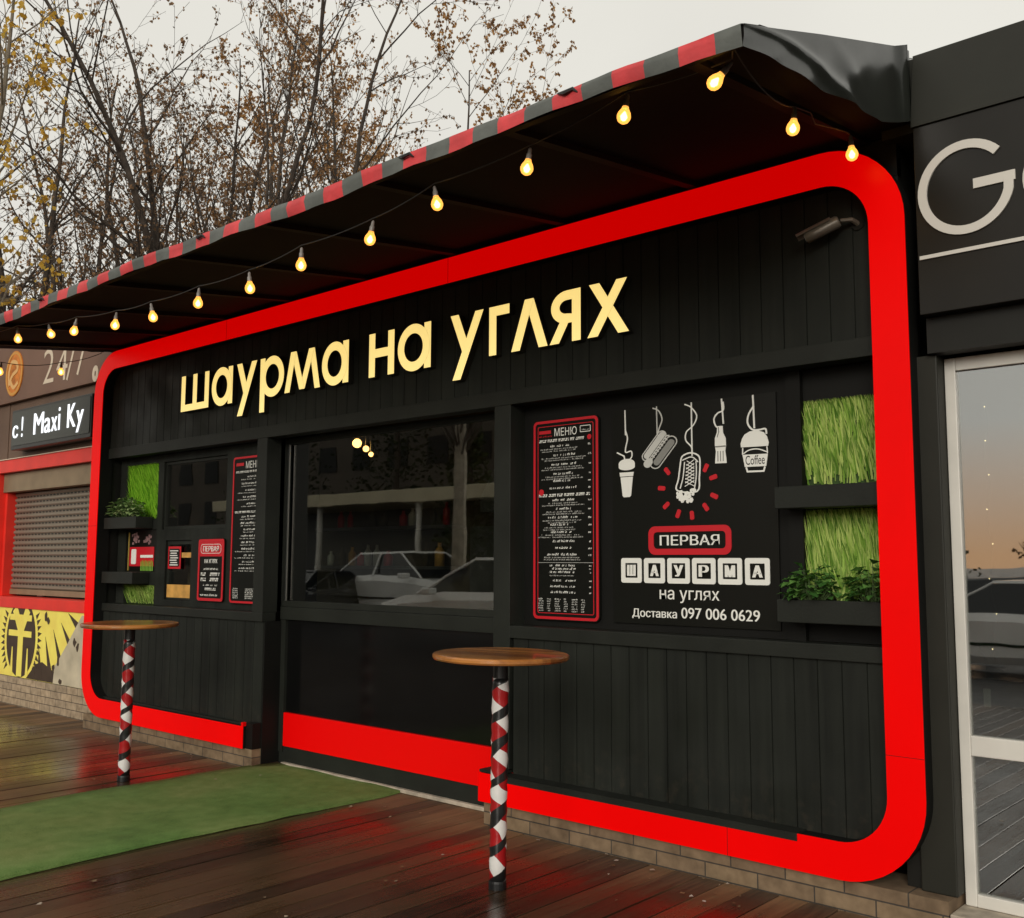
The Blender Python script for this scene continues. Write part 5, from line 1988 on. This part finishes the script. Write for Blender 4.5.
D = {400: (-.744, .668), -60: (-.949, .316), 0: (-.933, .36), 20: (-.927, .375), 70: (-.911, .413), 135: (-.886, .463), 190: (-.863, .506), 240: (-.838, .545), 300: (-.806, .592), 360: (-.77, .638), 420: (-.731, .683), 480: (-.688, .725), 530: (-.651, .759)}
spec = [
    (190, 20, 15, 5, .42, 'tall tree whose dark stems fan up from behind the middle of the awning', M_leafbrown, 4, {}),
    (135, 22, 15, 4, .40, 'tree with crossing dark stems left of the tall fan-shaped tree', M_leafbrown, 4, {}),
    (300, 23, 15, 5, .30, 'upright tree with rusty leaves right of the tall fan-shaped tree', M_leafrust, 5, {}),
    (20, 21, 13, 4, .45, 'thin bare tree above the coffee kiosk at the left edge', M_leafbrown, 3, {}),
    (70, 27, 14, 4, .45, 'distant bare tree between the left-edge tree and the crossing stems', M_leafbrown, 4, {}),
    (240, 29, 15, 4, .45, 'distant brown-leaved tree seen through the fan-shaped tree', M_leafrust, 5, {}),
    (360, 28, 16, 5, .42, 'broad brown-leaved tree leaning over the right part of the tree line', M_leafrust, 9, {'dens': .85}),
    (420, 34, 12.0, 5, .34, 'rusty leafy tree at the right end of the tall trees', M_leafrust, 7, {}),
    (400, 31, 12.0, 5, .30, 'leafy rust-brown tree filling the right end of the tree line', M_leafrust, 8, {'dens': 1.0}),
    (530, 44, 15.3, 4, .35, 'small far crown just showing above the striped awning edge', M_leafbrown, 6, {}),
]
for i, (px, dist, h, st_, sp, lab, lm, ln, kw) in enumerate(spec):
    x, y = at(D[px], dist)
    tree(x, y, h, st_, sp, 100 + i, lab, lm, ln, leaf_s=0.066 if dist < 25 else 0.088, trunk_h=1.6, trunk_r=.17, **{'dens': .74, **kw})
x, y = at((-.955, .295), 15.5)
tree(x, y, 10.5, 4, .20, 143, 'near tree with yellow leaves reaching in at the top left corner', M_leafyellow, 5, leaf_s=0.085, dens=.75, trunk_r=.14, bark=mat('pale_bark', (0.16, 0.13, 0.09), .8, noise=(8, .7)))

# ------------------------------------------------------------------ what stands across the car park (seen mirrored in the glass)
def car(x, y, rz, col, label, sc=1.0):
    t = thing('parked_car', label, 'car', (x, y, -0.14), 'cars parked across from the kiosks')
    paint = mat('car_paint', col, 0.25, coat=0.6, noise=(2, .95))
    dark = mat('car_glass', (0.01, 0.012, 0.014), 0.05, noise=(2, .9))
    body = MB()
    st = [(-2.1, .42, .72, .70), (-2.0, .28, .88, .80), (-1.2, .22, .95, .86), (-.4, .22, .98, .88), (.6, .22, .97, .88), (1.4, .22, .90, .86), (1.95, .26, .76, .78), (2.1, .40, .62, .62)]
    ring_ = []
    for sx, zb_, zt_, hw_ in st:
        ring_.append([(sx, -hw_ * .9, zb_), (sx, -hw_, zb_ + .12), (sx, -hw_, zt_ - .12), (sx, -hw_ * .92, zt_), (sx, hw_ * .92, zt_), (sx, hw_, zt_ - .12), (sx, hw_, zb_ + .12), (sx, hw_ * .9, zb_)])
    for r_ in ring_: body.v += r_
    for i in range(len(st) - 1):
        for k in range(8):
            body.face((i * 8 + k, i * 8 + (k + 1) % 8, i * 8 + 8 + (k + 1) % 8, i * 8 + 8 + k))
    body.face(range(8))
    body.face([len(st) * 8 - 8 + k for k in range(8)][::-1])
    n0 = len(body.v)
    body.v += [(-1.25, -.62, 1.42), (.25, -.62, 1.44), (.25, .62, 1.44), (-1.25, .62, 1.42), (-1.25, -.60, 1.46), (.2, -.60, 1.48), (.2, .60, 1.48), (-1.25, .60, 1.46)]
    for q in ((4, 5, 6, 7), (0, 1, 5, 4), (1, 2, 6, 5), (2, 3, 7, 6), (3, 0, 4, 7), (3, 2, 1, 0)): body.face([n0 + k for k in q])
    for pp in (((-1.95, .8, .9), (-1.25, .61, 1.43)), ((1.15, .8, .93), (.22, .61, 1.44)), ((-.45, .84, .96), (-.45, .63, 1.43))):
        for s in (-1, 1):
            body.tube([(pp[0][0], s * pp[0][1], pp[0][2]), (pp[1][0], s * pp[1][1], pp[1][2])], .022, 6)
    ORG[t.name] = (0, 0, 0)
    body.build('body', paint, t, smooth=False, bevel=.03)
    gh = MB()
    n0 = 0
    gh.v += [(-1.9, -.79, .9), (1.1, -.79, .92), (1.1, .79, .92), (-1.9, .79, .9), (-1.26, -.615, 1.425), (.22, -.615, 1.435), (.22, .615, 1.435), (-1.26, .615, 1.425)]
    for q in ((4, 5, 6, 7), (0, 1, 5, 4), (1, 2, 6, 5), (2, 3, 7, 6), (3, 0, 4, 7), (3, 2, 1, 0)): gh.face(q)
    gh.build('windows', dark, t)
    for wx in (-1.3, 1.3):
        for s in (-1, 1):
            wh_ = MB().lathe([(.30, 0), (.32, .02), (.32, .18), (.30, .2)], 0, 0, sides=24, axis=(0, s, 0), origin=(wx, s * .70, .32))
            wo_ = wh_.build('wheel', mat('tyre', (.02, .02, .02), .8, noise=(9, .8)), t)
            MB().lathe([(.20, .195), (.19, .215)], 0, 0, sides=20, axis=(0, s, 0), origin=(wx, s * .70, .32)).build('rim', M_alu, wo_)
    MB().box(2.04, 2.14, -.70, .70, .30, .42).build('bumper', dark, t, bevel=.02)
    MB().box(2.09, 2.125, -.28, .28, .56, .70).build('grille', dark, t)
    for s in (-1, 1):
        MB().box(-1.0, 1.0, s * .885 - .008, s * .885 + .008, .50, .54).build('door_trim', dark, t)
        MB().box(.72, .86, s * .98 - .1, s * .98 + .1, .93, 1.03).build('mirror', paint, t, bevel=.02)
        MB().box(1.98, 2.08, s * .45 - .16, s * .45 + .16, .60, .72).build('headlight', M_upvc, t)
        MB().box(-2.11, -2.0, s * .58 - .12, s * .58 + .12, .66, .84).build('tail_light', M_printred, t)
    MB().box(-2.125, -2.108, -.26, .26, .5, .61).box(2.108, 2.12, -.26, .26, .42, .53).build('number_plate', M_white, t)
    t.rotation_euler = (0, 0, rz)
    t.scale = (sc, sc, sc)
    return t


car(-12.6, -9.0, R(172), (.72, .72, .70), 'white parked car mirrored in the lower right of the big window', 1.22)
car(-23.5, -12.5, R(80), (.02, .022, .028), 'black parked car mirrored in the left of the big window')
car(-21.5, -15.0, R(5), (.72, .72, .70), 'taller white parked car mirrored behind the other white one in the big window', 1.38)
car(-4.6, -12.2, R(180), (.70, .70, .68), 'white parked car mirrored in the white glazed door')
car(-5.8, -17.5, R(10), (.06, .065, .07), 'dark grey parked car mirrored in the glazed door behind the white one')

PV = thing('pavilion', 'long dark pavilion with a pale canopy edge mirrored in the big window', 'pavilion', (-24, -20, -.14))
MB().box(-34, -17.0, -23, -16.0, 3.45, 3.85).build('canopy', mat('pale_canopy', (.5, .44, .3), .6, noise=(1, .9)), PV, bevel=.02)
MB().box(-33, -17.5, -22.6, -19.0, -.14, 3.45).build('wall', mat('dark_shopfront', (.03, .028, .025), .5, noise=(1, .7)), PV)
for x in (-33, -28, -23, -18):
    MB().tube([(x, -16.4, -.14), (x, -16.4, 3.45)], .09, 12).build('column', M_upvc, PV)
AB = thing('apartment_building', 'dark block of flats mirrored faintly in the kiosk windows', 'building', (-52, -34, -.14))
MB().box(-80, -26, -44, -33, -.14, 15).build('wall', mat('brown_render', (.07, .055, .04), .8, noise=(.6, .8)), AB)
MB().box(-80.4, -25.6, -44.4, -32.6, 15, 15.4).build('roof', M_flash, AB)
for fx in range(16):
    for fz in range(5):
        o = MB().box(-78.5 + fx * 3.2, -76.9 + fx * 3.2, -33.02, -32.95, 1.4 + fz * 2.8, 2.9 + fz * 2.8).build('window', M_recess, AB)


def evergreen(x, y, h, r_, seed, label):
    rg = random.Random(seed)
    t = thing('evergreen_tree', label, 'tree', (x, y, -.14), 'dense trees across the car park')
    MB().tube([(x, y, -.14), (x + .1, y, h * .5), (x, y, h * .95)], [.22, .14, .03], 8).build('trunk', M_bark, t)
    b = MB()
    for _ in range(2600):
        u = rg.random()
        z = h * (.12 + .88 * u)
        rr = r_ * (1.05 - u ** 1.3) * math.sqrt(rg.random()) * rg.uniform(.8, 1.15)
        a = rg.uniform(0, 6.283)
        p = Vector((x + rr * math.cos(a), y + rr * math.sin(a), z - .14))
        d = Vector((rg.gauss(0, 1), rg.gauss(0, 1), rg.gauss(0, 1))).normalized()
        e_ = d.orthogonal().normalized()
        s = rg.uniform(.12, .28)
        b.poly([p, p + d * s * .5 + e_ * s * .4, p + d * s, p + d * s * .5 - e_ * s * .4])
    b.build('crown', M_leafgreen, t)


ev = [(-20, -27, 11, 3.2), (-27, -28, 13, 3.4), (-36, -27, 12, 3.4), (-45, -27, 13, 3.6), (-14.5, -33, 8, 2.8), (-21.5, -17, 7, 1.2)]
names_ = ['evergreen right of the pavilion, mirrored in the big window', 'tall evergreen behind the pavilion roof', 'evergreen at the middle of the tree row behind the pavilion', 'evergreen at the far left of the tree row behind the pavilion',
          'lower evergreen standing right of the block of flats', 'slim evergreen beside the taller white parked car']
for i, (x, y, h, r_) in enumerate(ev):
    evergreen(x, y, h, r_, 300 + i, names_[i])
for i, (x, y, h) in enumerate(((-9, -60, 3.0), (-17, -64, 3.6), (-4, -66, 3.2))):
    tree(x, y, h, 5, .6, 400 + i, ['low rusty tree mirrored in the glazed door', 'low brown tree mirrored left of the rusty one', 'low brown tree mirrored right of the rusty one'][i], M_leafrust if i == 0 else M_leafbrown, 8, leaf_s=.2, trunk_h=1.2, dens=.8, group='low trees across the car park')
x = -17.9
MB_t = thing('poplar', 'pale straight tree trunk mirrored at the right of the big window', 'tree', (x, -13, -.14))
MB().tube([(x, -13, -.14), (x + .05, -13, 3), (x, -13, 8)], [.22, .17, .12], 10).build('trunk', mat('pale_trunk', (.3, .26, .2), .9, noise=(5, .7)), MB_t)
b = MB()
rg = random.Random(77)
for _ in range(60):
    a = rg.uniform(0, 6.28)
    z = rg.uniform(4, 7.9)
    b.tube([(x + .02 * math.cos(a), -13 + .02 * math.sin(a), z), (x + .6 * math.cos(a), -13 + .6 * math.sin(a), z + .9), (x + 1.1 * math.cos(a), -13 + 1.1 * math.sin(a), z + 2)], [.03, .02, .006], 4)
b.build('crown', M_bark, MB_t)
